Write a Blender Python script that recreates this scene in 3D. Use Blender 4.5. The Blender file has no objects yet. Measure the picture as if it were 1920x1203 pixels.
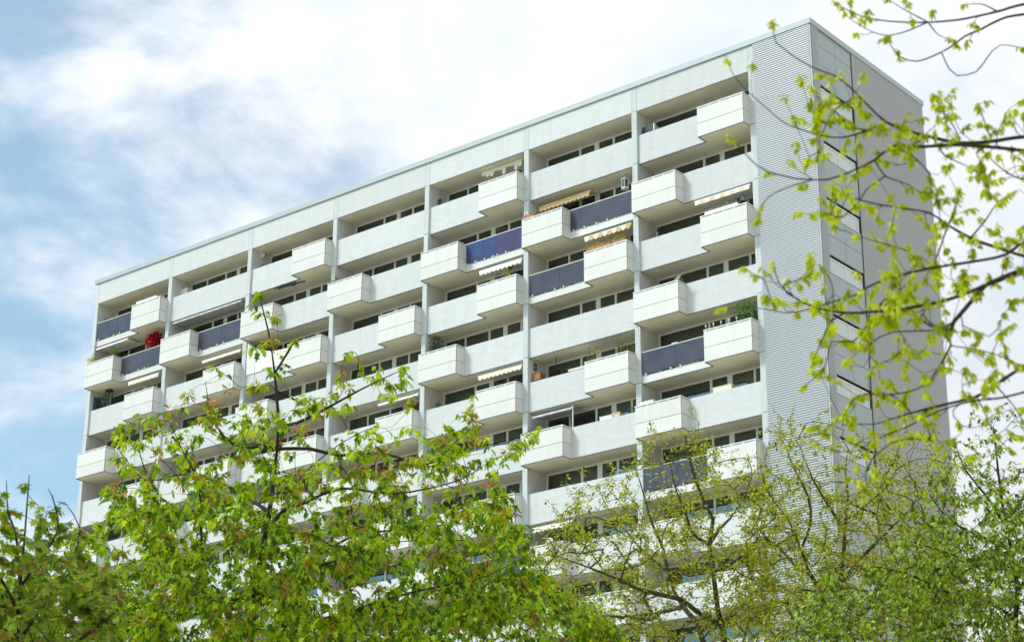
import bpy, math, random
import numpy as np
from mathutils import Matrix, Vector

# ------------------------------------------------------------------ camera, sky, sun, exposure
scene = bpy.context.scene
coll = scene.collection
ZJ = 45.947                                    # height of the lintel of the top storey above the ground
CAM = np.array([40.591, -69.993, 1.60])
YAW, PITCH, ROLL, FPX = -0.69380, 0.36979, 0.007497, 3709.8
_f = np.array([math.sin(YAW)*math.cos(PITCH), math.cos(YAW)*math.cos(PITCH), math.sin(PITCH)])
_r = np.array([math.cos(YAW), -math.sin(YAW), 0.0]); _u = np.cross(_r, _f)
RIGHT = math.cos(ROLL)*_r + math.sin(ROLL)*_u
UP = -math.sin(ROLL)*_r + math.cos(ROLL)*_u
FWD = _f
cd = bpy.data.cameras.new('camera'); cam = bpy.data.objects.new('camera', cd); coll.objects.link(cam)
cd.sensor_width = 36.0; cd.lens = FPX/1920*36.0
cd.clip_start = 0.1; cd.clip_end = 5000
cd.dof.use_dof = True; cd.dof.focus_distance = 92.0; cd.dof.aperture_fstop = 4.5
M = Matrix.Identity(4)
for i in range(3):
    M[i][0] = RIGHT[i]; M[i][1] = UP[i]; M[i][2] = -FWD[i]; M[i][3] = CAM[i]
cam.matrix_world = M
scene.camera = cam

SUN_DIR = np.array([-0.50, -0.72, 0.80]); SUN_DIR = SUN_DIR/np.linalg.norm(SUN_DIR)   # towards the sun
sd = bpy.data.lights.new('sun', 'SUN'); sun = bpy.data.objects.new('sun', sd); coll.objects.link(sun)
sd.energy = 2.1; sd.angle = math.radians(13); sd.color = (1.0, 0.96, 0.90)
sun.rotation_euler = Vector((-SUN_DIR).tolist()).to_track_quat('-Z', 'Y').to_euler()
sun.location = (0, -60, 90)

world = bpy.data.worlds.new('World'); scene.world = world; world.use_nodes = True
nt = world.node_tree; nt.nodes.clear()
def N(t, **k):
    n = nt.nodes.new(t)
    for a, b in k.items():
        if a == 'inp':
            for i, v in b.items(): n.inputs[i].default_value = v
        else: setattr(n, a, b)
    return n
L = nt.links.new
out = N('ShaderNodeOutputWorld')
sky = N('ShaderNodeTexSky', sky_type='NISHITA', sun_disc=False)
sky.sun_elevation = math.asin(SUN_DIR[2]); sky.sun_rotation = math.atan2(SUN_DIR[0], SUN_DIR[1])
sky.air_density = 1.0; sky.dust_density = 0.4; sky.ozone_density = 0.5
bg_sky = N('ShaderNodeBackground', inp={1: 0.14}); tint = N('ShaderNodeMixRGB', blend_type='MULTIPLY', inp={0: 1.0, 2: (0.62, 1.02, 1.02, 1)}); L(sky.outputs[0], tint.inputs[1]); L(tint.outputs[0], bg_sky.inputs[0])
tc = N('ShaderNodeTexCoord')
sep = N('ShaderNodeSeparateXYZ'); L(tc.outputs['Generated'], sep.inputs[0])
def math_n(op, a, b=None, c=None):
    n = N('ShaderNodeMath', operation=op)
    for i, v in enumerate((a, b, c)):
        if v is None: continue
        if isinstance(v, (int, float)): n.inputs[i].default_value = v
        else: L(v, n.inputs[i])
    return n.outputs[0]
zc = math_n('ADD', math_n('MAXIMUM', sep.outputs[2], 0.0), 0.22)
cx = math_n('DIVIDE', sep.outputs[0], zc); cy = math_n('DIVIDE', sep.outputs[1], zc)
comb = N('ShaderNodeCombineXYZ'); L(cx, comb.inputs[0]); L(cy, comb.inputs[1])
mp = N('ShaderNodeMapping'); L(comb.outputs[0], mp.inputs[0])
mp.inputs['Location'].default_value = (7.3, 2.2, 1.0); mp.inputs['Rotation'].default_value = (0, 0, 0.6)
mp.inputs['Scale'].default_value = (1.0, 1.0, 1.0)
n1 = N('ShaderNodeTexNoise', inp={'Scale': 5.0, 'Detail': 7.0, 'Roughness': 0.56, 'Distortion': 0.15}); L(mp.outputs[0], n1.inputs[0])
n2 = N('ShaderNodeTexNoise', inp={'Scale': 5.5, 'Detail': 5.0, 'Roughness': 0.6, 'Distortion': 0.3}); L(mp.outputs[0], n2.inputs[0])
# the cloud bank thickens from the clearer west of the sky to the east
bias = math_n('ADD', math_n('MULTIPLY', sep.outputs[0], 0.80), math_n('MULTIPLY', sep.outputs[1], 0.66))
fac = math_n('ADD', math_n('MULTIPLY_ADD', n1.outputs[0], 2.3, -0.65), math_n('MULTIPLY', math_n('ADD', bias, 0.158), 2.2))
ramp = N('ShaderNodeMapRange', interpolation_type='SMOOTHERSTEP', inp={1: 0.05, 2: 0.90, 3: 0.26}); L(fac, ramp.inputs[0])
cl = N('ShaderNodeMixRGB', inp={1: (0.78, 0.86, 0.93, 1), 2: (1.0, 1.0, 1.0, 1)})
r2 = N('ShaderNodeMapRange', inp={1: 0.36, 2: 0.62}); L(n2.outputs[0], r2.inputs[0]); L(r2.outputs[0], cl.inputs[0])
sunv = N('ShaderNodeVectorMath', operation='DOT_PRODUCT'); L(tc.outputs['Generated'], sunv.inputs[0]); sunv.inputs[1].default_value = SUN_DIR.tolist()
glow = math_n('MULTIPLY_ADD', sunv.outputs['Value'], 0.40, 0.86)          # clouds are brighter on the sun's side of the sky
bg_cl = N('ShaderNodeBackground'); L(cl.outputs[0], bg_cl.inputs[0]); L(glow, bg_cl.inputs[1])
mixw = N('ShaderNodeMixShader'); L(ramp.outputs[0], mixw.inputs[0]); L(bg_sky.outputs[0], mixw.inputs[1]); L(bg_cl.outputs[0], mixw.inputs[2])
L(mixw.outputs[0], out.inputs[0])

vs = scene.view_settings
vs.view_transform = 'Standard'; vs.look = 'None'; vs.exposure = 0.30; vs.gamma = 1.0; vs.use_curve_mapping = False
cy_ = scene.cycles
cy_.max_bounces = 8; cy_.diffuse_bounces = 5; cy_.glossy_bounces = 3; cy_.transmission_bounces = 4; cy_.transparent_max_bounces = 8
cy_.caustics_reflective = False; cy_.caustics_refractive = False; cy_.sample_clamp_indirect = 6.0
cy_.use_denoising = True

# ------------------------------------------------------------------ picture ray helpers
def ray(px, py):
    d = RIGHT*((px-960)/FPX) + UP*((601.5-py)/FPX) + FWD
    return d
def at_depth(px, py, d):                      # a point d metres along the camera's forward axis
    return CAM + ray(px, py)*d
def on_y(px, py, Y):                          # where the ray meets the upright plane y = Y (facade direction)
    r = ray(px, py); t = (Y-CAM[1])/r[1]
    return CAM + r*t

# ------------------------------------------------------------------ mesh helpers
class MB:
    def __init__(s): s.v = []; s.f = []
    def box(s, x0, x1, y0, y1, z0, z1):
        b = len(s.v)
        s.v += [(x0,y0,z0),(x1,y0,z0),(x1,y1,z0),(x0,y1,z0),(x0,y0,z1),(x1,y0,z1),(x1,y1,z1),(x0,y1,z1)]
        s.f += [tuple(b+i for i in q) for q in ((0,3,2,1),(4,5,6,7),(0,1,5,4),(1,2,6,5),(2,3,7,6),(3,0,4,7))]
        return s
    def bar(s, a, b, r0, r1=None, n=6):
        r1 = r0 if r1 is None else r1
        a = np.array(a, float); b = np.array(b, float); d = b-a; d = d/(np.linalg.norm(d)+1e-9)
        h = np.array([0,0,1.0]) if abs(d[2]) < .9 else np.array([1.0,0,0])
        u = np.cross(d, h); u /= np.linalg.norm(u); w = np.cross(d, u)
        k = len(s.v)
        for p, r in ((a, r0), (b, r1)):
            for i in range(n):
                t = 2*math.pi*i/n; s.v.append(tuple(p+u*math.cos(t)*r+w*math.sin(t)*r))
        for i in range(n):
            j = (i+1) % n; s.f.append((k+i, k+j, k+n+j, k+n+i))
        s.f.append(tuple(k+i for i in range(n))[::-1]); s.f.append(tuple(k+n+i for i in range(n)))
        return s
    def lathe(s, c, prof, n=14):               # prof: (radius, height) list about the vertical through c
        k = len(s.v)
        for r, z in prof:
            for i in range(n):
                t = 2*math.pi*i/n; s.v.append((c[0]+r*math.cos(t), c[1]+r*math.sin(t), c[2]+z))
        m = len(prof)
        for a in range(m-1):
            for i in range(n):
                j = (i+1) % n; s.f.append((k+a*n+i, k+a*n+j, k+(a+1)*n+j, k+(a+1)*n+i))
        s.f.append(tuple(k+i for i in range(n))[::-1]); s.f.append(tuple(k+(m-1)*n+i for i in range(n)))
        return s
    def poly(s, pts):
        k = len(s.v); s.v += [tuple(p) for p in pts]; s.f.append(tuple(range(k, k+len(pts)))); return s
    def mesh(s, name):
        m = bpy.data.meshes.new(name); m.from_pydata(s.v, [], s.f); m.update(); return m

def link(name, mesh, mat, parent=None, loc=None):
    o = bpy.data.objects.new(name, mesh); coll.objects.link(o)
    if mesh is not None and mat is not None and len(mesh.materials) == 0: mesh.materials.append(mat)
    if parent is not None: o.parent = parent
    if loc is not None: o.location = loc
    return o
def part(name, mb, mat, parent=None, loc=None, smooth=False):
    me = mb.mesh(name)
    if smooth:
        for p in me.polygons: p.use_smooth = True
    return link(name, me, mat, parent, loc)
def empty(name, loc=(0,0,0), rz=0.0, parent=None):
    o = bpy.data.objects.new(name, None); coll.objects.link(o); o.location = loc; o.rotation_euler = (0,0,rz)
    o.empty_display_size = 0.3
    if parent: o.parent = parent
    return o
def tag(o, label, cat, group=None):
    o['label'] = label; o['category'] = cat
    if group: o['group'] = group
    return o

# ------------------------------------------------------------------ materials
def mat_base(name):
    m = bpy.data.materials.new(name); m.use_nodes = True
    nt = m.node_tree; b = nt.nodes['Principled BSDF']; return m, nt, b
def simple(name, col, rough=0.6, metal=0.0, var=0.06, scale=3.0, bump=0.0, bscale=40.0, spec=0.5, stretch=(1,1,1), streak=0.0, piece=0.0):
    """painted / concrete / metal surface: colour with soft world-space variation, optional rain streaks and fine relief"""
    m, nt, b = mat_base(name); ln = nt.links.new
    g = nt.nodes.new('ShaderNodeNewGeometry')
    mp = nt.nodes.new('ShaderNodeMapping'); mp.inputs['Scale'].default_value = stretch; ln(g.outputs['Position'], mp.inputs[0])
    n = nt.nodes.new('ShaderNodeTexNoise'); n.inputs['Scale'].default_value = scale; n.inputs['Detail'].default_value = 5; n.inputs['Roughness'].default_value = 0.6
    ln(mp.outputs[0], n.inputs[0])
    mr = nt.nodes.new('ShaderNodeMapRange'); mr.inputs[1].default_value = .3; mr.inputs[2].default_value = .7
    mr.inputs[3].default_value = 1-var; mr.inputs[4].default_value = 1+var; ln(n.outputs[0], mr.inputs[0])
    mul = nt.nodes.new('ShaderNodeVectorMath'); mul.operation = 'SCALE'; mul.inputs[0].default_value = col[:3]; ln(mr.outputs[0], mul.inputs['Scale'])
    colout = mul.outputs[0]
    if streak > 0:
        mp2 = nt.nodes.new('ShaderNodeMapping'); mp2.inputs['Scale'].default_value = (4.0, 4.0, .35); ln(g.outputs['Position'], mp2.inputs[0])
        n3 = nt.nodes.new('ShaderNodeTexNoise'); n3.inputs['Scale'].default_value = 1.6; n3.inputs['Detail'].default_value = 6; ln(mp2.outputs[0], n3.inputs[0])
        mr3 = nt.nodes.new('ShaderNodeMapRange'); mr3.inputs[1].default_value = .52; mr3.inputs[2].default_value = .75
        mr3.inputs[3].default_value = 1.0; mr3.inputs[4].default_value = 1-streak; ln(n3.outputs[0], mr3.inputs[0])
        m2 = nt.nodes.new('ShaderNodeVectorMath'); m2.operation = 'SCALE'; ln(colout, m2.inputs[0]); ln(mr3.outputs[0], m2.inputs['Scale']); colout = m2.outputs[0]
    if piece > 0:                               # each piece a little different from the next
        oi = nt.nodes.new('ShaderNodeObjectInfo'); mo = nt.nodes.new('ShaderNodeMapRange'); ln(oi.outputs['Random'], mo.inputs[0])
        mo.inputs[3].default_value = 1-piece; mo.inputs[4].default_value = 1.0+piece*.3
        m4 = nt.nodes.new('ShaderNodeVectorMath'); m4.operation = 'SCALE'; ln(colout, m4.inputs[0]); ln(mo.outputs[0], m4.inputs['Scale']); colout = m4.outputs[0]
    ln(colout, b.inputs['Base Color'])
    b.inputs['Roughness'].default_value = rough; b.inputs['Metallic'].default_value = metal
    b.inputs['Specular IOR Level'].default_value = spec
    if bump > 0:
        n2 = nt.nodes.new('ShaderNodeTexNoise'); n2.inputs['Scale'].default_value = bscale; n2.inputs['Detail'].default_value = 4; ln(mp.outputs[0], n2.inputs[0])
        bp = nt.nodes.new('ShaderNodeBump'); bp.inputs['Strength'].default_value = bump; bp.inputs['Distance'].default_value = 0.02
        ln(n2.outputs[0], bp.inputs['Height']); ln(bp.outputs[0], b.inputs['Normal'])
    return m

def brick_mat():
    """white-painted masonry: courses of bricks under paint, uneven from brick to brick"""
    m, nt, b = mat_base('white_painted_brick'); ln = nt.links.new
    g = nt.nodes.new('ShaderNodeNewGeometry')
    sp = nt.nodes.new('ShaderNodeSeparateXYZ'); ln(g.outputs['Position'], sp.inputs[0])
    cb = nt.nodes.new('ShaderNodeCombineXYZ'); ln(sp.outputs[0], cb.inputs[0]); ln(sp.outputs[2], cb.inputs[1])
    br = nt.nodes.new('ShaderNodeTexBrick'); ln(cb.outputs[0], br.inputs[0])
    br.inputs['Color1'].default_value = (0.645, 0.67, 0.685, 1); br.inputs['Color2'].default_value = (0.615, 0.64, 0.655, 1)
    br.inputs['Mortar'].default_value = (0.575, 0.595, 0.605, 1)
    br.inputs['Scale'].default_value = 1.0; br.inputs['Brick Width'].default_value = 0.26; br.inputs['Row Height'].default_value = 0.083
    br.inputs['Mortar Size'].default_value = 0.012; br.inputs['Bias'].default_value = -0.35
    mp = nt.nodes.new('ShaderNodeMapping'); mp.inputs['Scale'].default_value = (0.45, 0.45, 4.5); ln(g.outputs['Position'], mp.inputs[0])
    n = nt.nodes.new('ShaderNodeTexNoise'); n.inputs['Scale'].default_value = 3.0; n.inputs['Detail'].default_value = 6; ln(mp.outputs[0], n.inputs[0])
    mr = nt.nodes.new('ShaderNodeMapRange'); mr.inputs[1].default_value = .35; mr.inputs[2].default_value = .7; mr.inputs[3].default_value = .94; mr.inputs[4].default_value = 1.04
    ln(n.outputs[0], mr.inputs[0])
    mul = nt.nodes.new('ShaderNodeVectorMath'); mul.operation = 'SCALE'; ln(br.outputs[0], mul.inputs[0]); ln(mr.outputs[0], mul.inputs['Scale'])
    mp3 = nt.nodes.new('ShaderNodeMapping'); mp3.inputs['Scale'].default_value = (3.0, 3.0, .3); ln(g.outputs['Position'], mp3.inputs[0])
    n3 = nt.nodes.new('ShaderNodeTexNoise'); n3.inputs['Scale'].default_value = 1.4; n3.inputs['Detail'].default_value = 6; ln(mp3.outputs[0], n3.inputs[0])
    mr3 = nt.nodes.new('ShaderNodeMapRange'); mr3.inputs[1].default_value = .5; mr3.inputs[2].default_value = .75; mr3.inputs[3].default_value = 1.0; mr3.inputs[4].default_value = .93; ln(n3.outputs[0], mr3.inputs[0])
    oi = nt.nodes.new('ShaderNodeObjectInfo'); mo = nt.nodes.new('ShaderNodeMapRange'); ln(oi.outputs['Random'], mo.inputs[0]); mo.inputs[3].default_value = .94; mo.inputs[4].default_value = 1.02
    pr_ = nt.nodes.new('ShaderNodeMath'); pr_.operation = 'MULTIPLY'; ln(mr3.outputs[0], pr_.inputs[0]); ln(mo.outputs[0], pr_.inputs[1])
    m2 = nt.nodes.new('ShaderNodeVectorMath'); m2.operation = 'SCALE'; ln(mul.outputs[0], m2.inputs[0]); ln(pr_.outputs[0], m2.inputs['Scale'])
    ln(m2.outputs[0], b.inputs['Base Color']); b.inputs['Roughness'].default_value = 0.75
    bp = nt.nodes.new('ShaderNodeBump'); bp.inputs['Strength'].default_value = 0.3; bp.inputs['Distance'].default_value = 0.008; bp.invert = True
    ln(br.outputs['Fac'], bp.inputs['Height']); ln(bp.outputs[0], b.inputs['Normal'])
    return m

def glass_mat(name, tint, refl=1.0):
    m = bpy.data.materials.new(name); m.use_nodes = True; nt = m.node_tree; nt.nodes.clear(); ln = nt.links.new
    o = nt.nodes.new('ShaderNodeOutputMaterial'); mx = nt.nodes.new('ShaderNodeMixShader')
    t = nt.nodes.new('ShaderNodeBsdfTransparent'); t.inputs[0].default_value = tint+(1,)
    gl = nt.nodes.new('ShaderNodeBsdfGlossy'); gl.inputs['Roughness'].default_value = 0.03; gl.inputs[0].default_value = (refl*.84, refl, refl*.98, 1)
    fr = nt.nodes.new('ShaderNodeFresnel'); fr.inputs[0].default_value = 2.5
    ln(fr.outputs[0], mx.inputs[0]); ln(t.outputs[0], mx.inputs[1]); ln(gl.outputs[0], mx.inputs[2]); ln(mx.outputs[0], o.inputs[0])
    return m

def leaf_mat(name, trans=0.35, rough=0.5):
    m, nt, b = mat_base(name); ln = nt.links.new
    a = nt.nodes.new('ShaderNodeAttribute'); a.attribute_name = 'tint'
    ln(a.outputs[0], b.inputs['Base Color']); b.inputs['Roughness'].default_value = rough; b.inputs['Specular IOR Level'].default_value = 0.35
    tr = nt.nodes.new('ShaderNodeBsdfTranslucent')
    hs = nt.nodes.new('ShaderNodeHueSaturation'); hs.inputs['Value'].default_value = 1.5; hs.inputs['Saturation'].default_value = 1.1
    ln(a.outputs[0], hs.inputs['Color']); ln(hs.outputs[0], tr.inputs[0])
    mx = nt.nodes.new('ShaderNodeMixShader'); mx.inputs[0].default_value = trans
    o = nt.nodes['Material Output']
    ln(b.outputs[0], mx.inputs[1]); ln(tr.outputs[0], mx.inputs[2]); ln(mx.outputs[0], o.inputs[0])
    return m

def solar_mat(name, col):
    m, nt, b = mat_base(name); ln = nt.links.new
    g = nt.nodes.new('ShaderNodeNewGeometry')
    mp = nt.nodes.new('ShaderNodeMapping'); mp.inputs['Scale'].default_value = (1.0, 1.0, 1.0); ln(g.outputs['Position'], mp.inputs[0])
    n = nt.nodes.new('ShaderNodeTexNoise'); n.inputs['Scale'].default_value = 1.1; n.inputs['Detail'].default_value = 3; ln(mp.outputs[0], n.inputs[0])
    mr = nt.nodes.new('ShaderNodeMapRange'); mr.inputs[1].default_value = .3; mr.inputs[2].default_value = .7; mr.inputs[3].default_value = .8; mr.inputs[4].default_value = 1.2; ln(n.outputs[0], mr.inputs[0])
    mul = nt.nodes.new('ShaderNodeVectorMath'); mul.operation = 'SCALE'; mul.inputs[0].default_value = col; ln(mr.outputs[0], mul.inputs['Scale'])
    ln(mul.outputs[0], b.inputs['Base Color'])
    b.inputs['Roughness'].default_value = 0.22; b.inputs['Specular IOR Level'].default_value = 0.45
    return m

MT = {}
MT['brick'] = brick_mat()
MT['panel'] = simple('white_cladding_panel', (0.67, 0.67, 0.655), 0.5, var=0.03, scale=1.2, streak=0.07, piece=0.06)
MT['concrete'] = simple('pale_concrete', (0.56, 0.60, 0.62), 0.8, var=0.05, scale=2.5, bump=.15, streak=0.16, piece=.05)
MT['soffit'] = simple('soffit_paint', (0.80, 0.77, 0.67), 0.85, var=0.06, scale=.9)
MT['partition'] = simple('partition_plaster', (0.62, 0.62, 0.60), 0.85, var=0.06, scale=1.3)
MT['coping'] = simple('coping_metal', (0.40, 0.46, 0.50), 0.45, var=0.04, scale=1.0)
MT['dark'] = simple('dark_joint', (0.05, 0.055, 0.065), 0.8, var=0.1)
MT['shade_strip'] = simple('drip_shade_tone', (0.13, 0.135, 0.15), 0.6, var=0.1)  # dark tone for the groove shade under parapets and boxes
MT['rib'] = simple('ribbed_metal', (0.45, 0.475, 0.515), 0.45, metal=0.1, var=0.03, scale=0.5)
MT['gpanel'] = simple('grey_panel', (0.33, 0.39, 0.43), 0.35, var=0.03, scale=.6)
MT['frame'] = simple('window_frame', (0.72, 0.74, 0.74), 0.45, var=0.03)
MT['rail'] = simple('rail_metal', (0.70, 0.71, 0.71), 0.4, var=0.04)
MT['railcap'] = simple('grey_rail_metal', (0.30, 0.31, 0.32), 0.4, var=0.06)
MT['room'] = simple('room_paint', (0.80, 0.78, 0.72), 0.9, var=0.08, scale=.6)
MT['curtain'] = simple('curtain_cloth', (0.66, 0.68, 0.60), 0.9, var=0.05)
MT['curtain_dark'] = simple('curtain_tan', (0.40, 0.33, 0.24), 0.9, var=0.08)
MT['solar'] = solar_mat('solar_dark', (0.058, 0.058, 0.088))
MT['solar_blue'] = solar_mat('solar_blue', (0.03, 0.055, 0.17))
MT['solar_purple'] = solar_mat('solar_purple', (0.055, 0.048, 0.14))
MT['pale_sky'] = simple('pale_sky_pane', (0.54, 0.62, 0.66), 0.12, var=0.04, scale=.5)  # sky reflection put into the stair panes' colour; plain pale on the privacy screen
MT['glass'] = glass_mat('window_glass', (0.84, 0.87, 0.85))
MT['glass_dark'] = glass_mat('window_glass_dark', (0.66, 0.70, 0.69))
MT['glass_teal'] = glass_mat('window_glass_teal', (0.26, 0.66, 0.66))
MT['glass_clear'] = glass_mat('window_glass_clear', (0.84, 0.87, 0.85))
MT['bark'] = simple('bark', (0.022, 0.017, 0.014), 0.9, var=0.4, scale=9, bump=.6, bscale=30)
MT['bark_green'] = simple('mossy_bark', (0.07, 0.066, 0.026), 0.9, var=0.45, scale=6, bump=.6, bscale=30)
MT['leaf'] = leaf_mat('maple_leaf', 0.42, 0.40)
MT['leaf_young'] = leaf_mat('young_leaf', 0.45)
MT['white_cloth'] = simple('white_cloth', (0.80, 0.80, 0.76), 0.9, var=0.04)
MT['cream_cloth'] = simple('cream_cloth', (0.78, 0.74, 0.60), 0.9, var=0.05)
MT['yellow_cloth'] = simple('yellow_cloth', (0.62, 0.43, 0.17), 0.9, var=0.06)
MT['orange_cloth'] = simple('orange_cloth', (0.72, 0.55, 0.38), 0.9, var=0.06)
MT['grey_cloth'] = simple('grey_cloth', (0.40, 0.41, 0.43), 0.9, var=0.06)
MT['terracotta'] = simple('terracotta', (0.42, 0.16, 0.08), 0.8, var=0.1)
MT['wood'] = simple('wood', (0.32, 0.15, 0.06), 0.7, var=0.2, scale=6)
MT['white_plastic'] = simple('white_plastic', (0.78, 0.78, 0.76), 0.5, var=0.03)
MT['black_metal'] = simple('black_metal', (0.03, 0.03, 0.035), 0.5, var=0.1)
MT['blue_plastic'] = simple('blue_plastic', (0.05, 0.14, 0.28), 0.5, var=0.08)
MT['red_paper'] = simple('red_paper', (0.45, 0.06, 0.04), 0.7, var=0.08)
MT['yellow_paint'] = simple('yellow_paint', (0.70, 0.55, 0.05), 0.6, var=0.06)
MT['stain'] = simple('bare_concrete_patch', (0.14, 0.14, 0.12), 0.95, var=0.35, scale=5)

# ------------------------------------------------------------------ ground
def ground():
    m, nt, b = mat_base('sandy_bounce_ground'); ln = nt.links.new  # unseen ground, its pale sand colour chosen to bounce light onto the soffits
    g = nt.nodes.new('ShaderNodeNewGeometry')
    n = nt.nodes.new('ShaderNodeTexNoise'); n.inputs['Scale'].default_value = 0.05; n.inputs['Detail'].default_value = 8; n.inputs['Roughness'].default_value = .65; ln(g.outputs['Position'], n.inputs[0])
    cr = nt.nodes.new('ShaderNodeValToRGB'); ln(n.outputs[0], cr.inputs[0])
    cr.color_ramp.elements[0].position = .38; cr.color_ramp.elements[0].color = (0.26, 0.25, 0.10, 1)
    cr.color_ramp.elements[1].position = .50; cr.color_ramp.elements[1].color = (0.58, 0.53, 0.36, 1)
    ln(cr.outputs[0], b.inputs['Base Color']); b.inputs['Roughness'].default_value = .95
    mb = MB(); mb.poly([(-900,-900,0),(900,-900,0),(900,900,0),(-900,900,0)])
    o = part('ground', mb, m); o['kind'] = 'structure'
ground()

# ------------------------------------------------------------------ the tower block
BW, X7, H = 6.7546, -3.3997, 2.8
CW = 0.30                                      # column width
GX = [X7-BW*(7-k) for k in range(8)]           # left edge of every column
YP, YB, YW = 0.12, -0.54, 1.45                 # parapet plane, projecting box plane, window wall plane
D = 10.51                                      # depth of the block
PH = 1.52                                      # parapet height
BOXW = 2.58
NROW, NALL = 10, 16
def zj(r): return ZJ-H*r
tower = empty('apartment_tower', (GX[0]/2, D/2, 0))
tag(tower, 'tall white apartment block with staggered balconies and a ribbed metal end wall', 'building')
TOFF = Vector((-GX[0]/2, -D/2, 0))
def tp(name, mb_or_mesh, mat, loc=(0,0,0), parent=None, smooth=False):
    """part of the tower given in world coordinates; sub-parts share the part's frame"""
    me = mb_or_mesh if not isinstance(mb_or_mesh, MB) else mb_or_mesh.mesh(name)
    if smooth:
        for p in me.polygons: p.use_smooth = True
    if parent is None:
        return link(name, me, mat, tower, TOFF+Vector(loc))
    return link(name, me, mat, parent, loc)

rng = random.Random(4)
# layout of each balcony: L / R box side, P plain, + s (dark solar panels) / b (blue ones)
LAY = ['Rs P R P R P R',
       'Ls Ls L L Lb Ls L',
       'R R R R R Rs R',
       'L P L P L P L',
       'R R R R R R Rs',
       'L L P L P L L',
       'R P R R R P Rs',
       'L L L P Ls L L',
       'R R P R P R R',
       'L P L P L L L']
LAY = [r.split() for r in LAY]
SIDES = {}
# shared meshes ------------------------------------------------
CLEAR = BW-CW
def mk(fn, name):
    mb = MB(); fn(mb); return mb.mesh(name)
G = 0.014
me_col = mk(lambda m: m.box(0, CW, 0, .34, -H+.03, 0), 'column')
me_coltop = mk(lambda m: m.box(0, CW, 0, .34, .018, 1.30), 'column_head')
me_part = mk(lambda m: m.box(.015, CW-.015, .34, YW+.1, -H, 0), 'partition')
me_fascia = mk(lambda m: m.box(G, CLEAR-G, 0.004, .16, .004, 1.30), 'fascia')
me_par = {}
def parapet_mesh(w):
    k = round(w, 3)
    if k not in me_par: me_par[k] = mk(lambda m: m.box(0, w, YP, YP+.15, 0, PH), 'parapet')
    return me_par[k]
def slab_mesh(side):
    def fn(m):
        y0 = YP+.15
        if side == 'P': m.box(0, CLEAR, y0, YW+.05, 0.002, .20)
        else:
            a, b = (0, BOXW) if side == 'L' else (CLEAR-BOXW, CLEAR)
            m.box(0, CLEAR, y0, YW+.05, 0.002, .20)
            m.box(a+.03, b-.03, YB+.05, y0-.001, 0.002, .20)
    return mk(fn, 'balcony')
me_slab = {s: slab_mesh(s) for s in 'LRP'}
PT = PH-.10                                    # top of the box panels
SEAM = .66
def box_meshes():
    d = {}
    w = BOXW
    d['front_low'] = mk(lambda m: m.box(.02, w-.02, YB, YB+.022, -.012, SEAM-.011), 'front_panel')
    d['front_up'] = mk(lambda m: m.box(.02, w-.02, YB, YB+.022, SEAM+.011, PT), 'front_panel')
    for nm, xa in (('l', .0), ('r', w-.022)):
        d['side_low_'+nm] = mk(lambda m: m.box(xa, xa+.022, YB+.042, YP+.145, -.012, SEAM-.011), 'side_panel')
        d['side_up_'+nm] = mk(lambda m: m.box(xa, xa+.022, YB+.042, YP+.145, SEAM+.011, PT), 'side_panel')
    def fr(m):                                 # dark sub-frame that shows in the joints
        m.box(.024, w-.024, YB+.024, YB+.041, .0, PT-.02)
        m.box(.03, .055, YB+.056, YP+.14, .21, PT-.02); m.box(w-.055, w-.03, YB+.056, YP+.14, .21, PT-.02)
    d['sub'] = mk(fr, 'sub_frame')
    def rl(m):
        z0, z1 = PT+.045, PT+.095
        m.box(.0, w, YB-.005, YB+.06, z0, z1)
        m.box(.0, .06, YB+.061, YP+.10, z0, z1); m.box(w-.06, w, YB+.061, YP+.10, z0, z1)
        for i in range(5):
            x = .08+(w-.16)*i/4
            m.box(x-.03, x+.03, YB+.002, YB+.05, PT-.03, z0-.001)
        for x in (.02, w-.05): m.box(x, x+.03, YP-.02, YP+.04, PT-.03, z0-.001)
    d['rail'] = mk(rl, 'handrail')
    return d
BXM = box_meshes()

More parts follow.
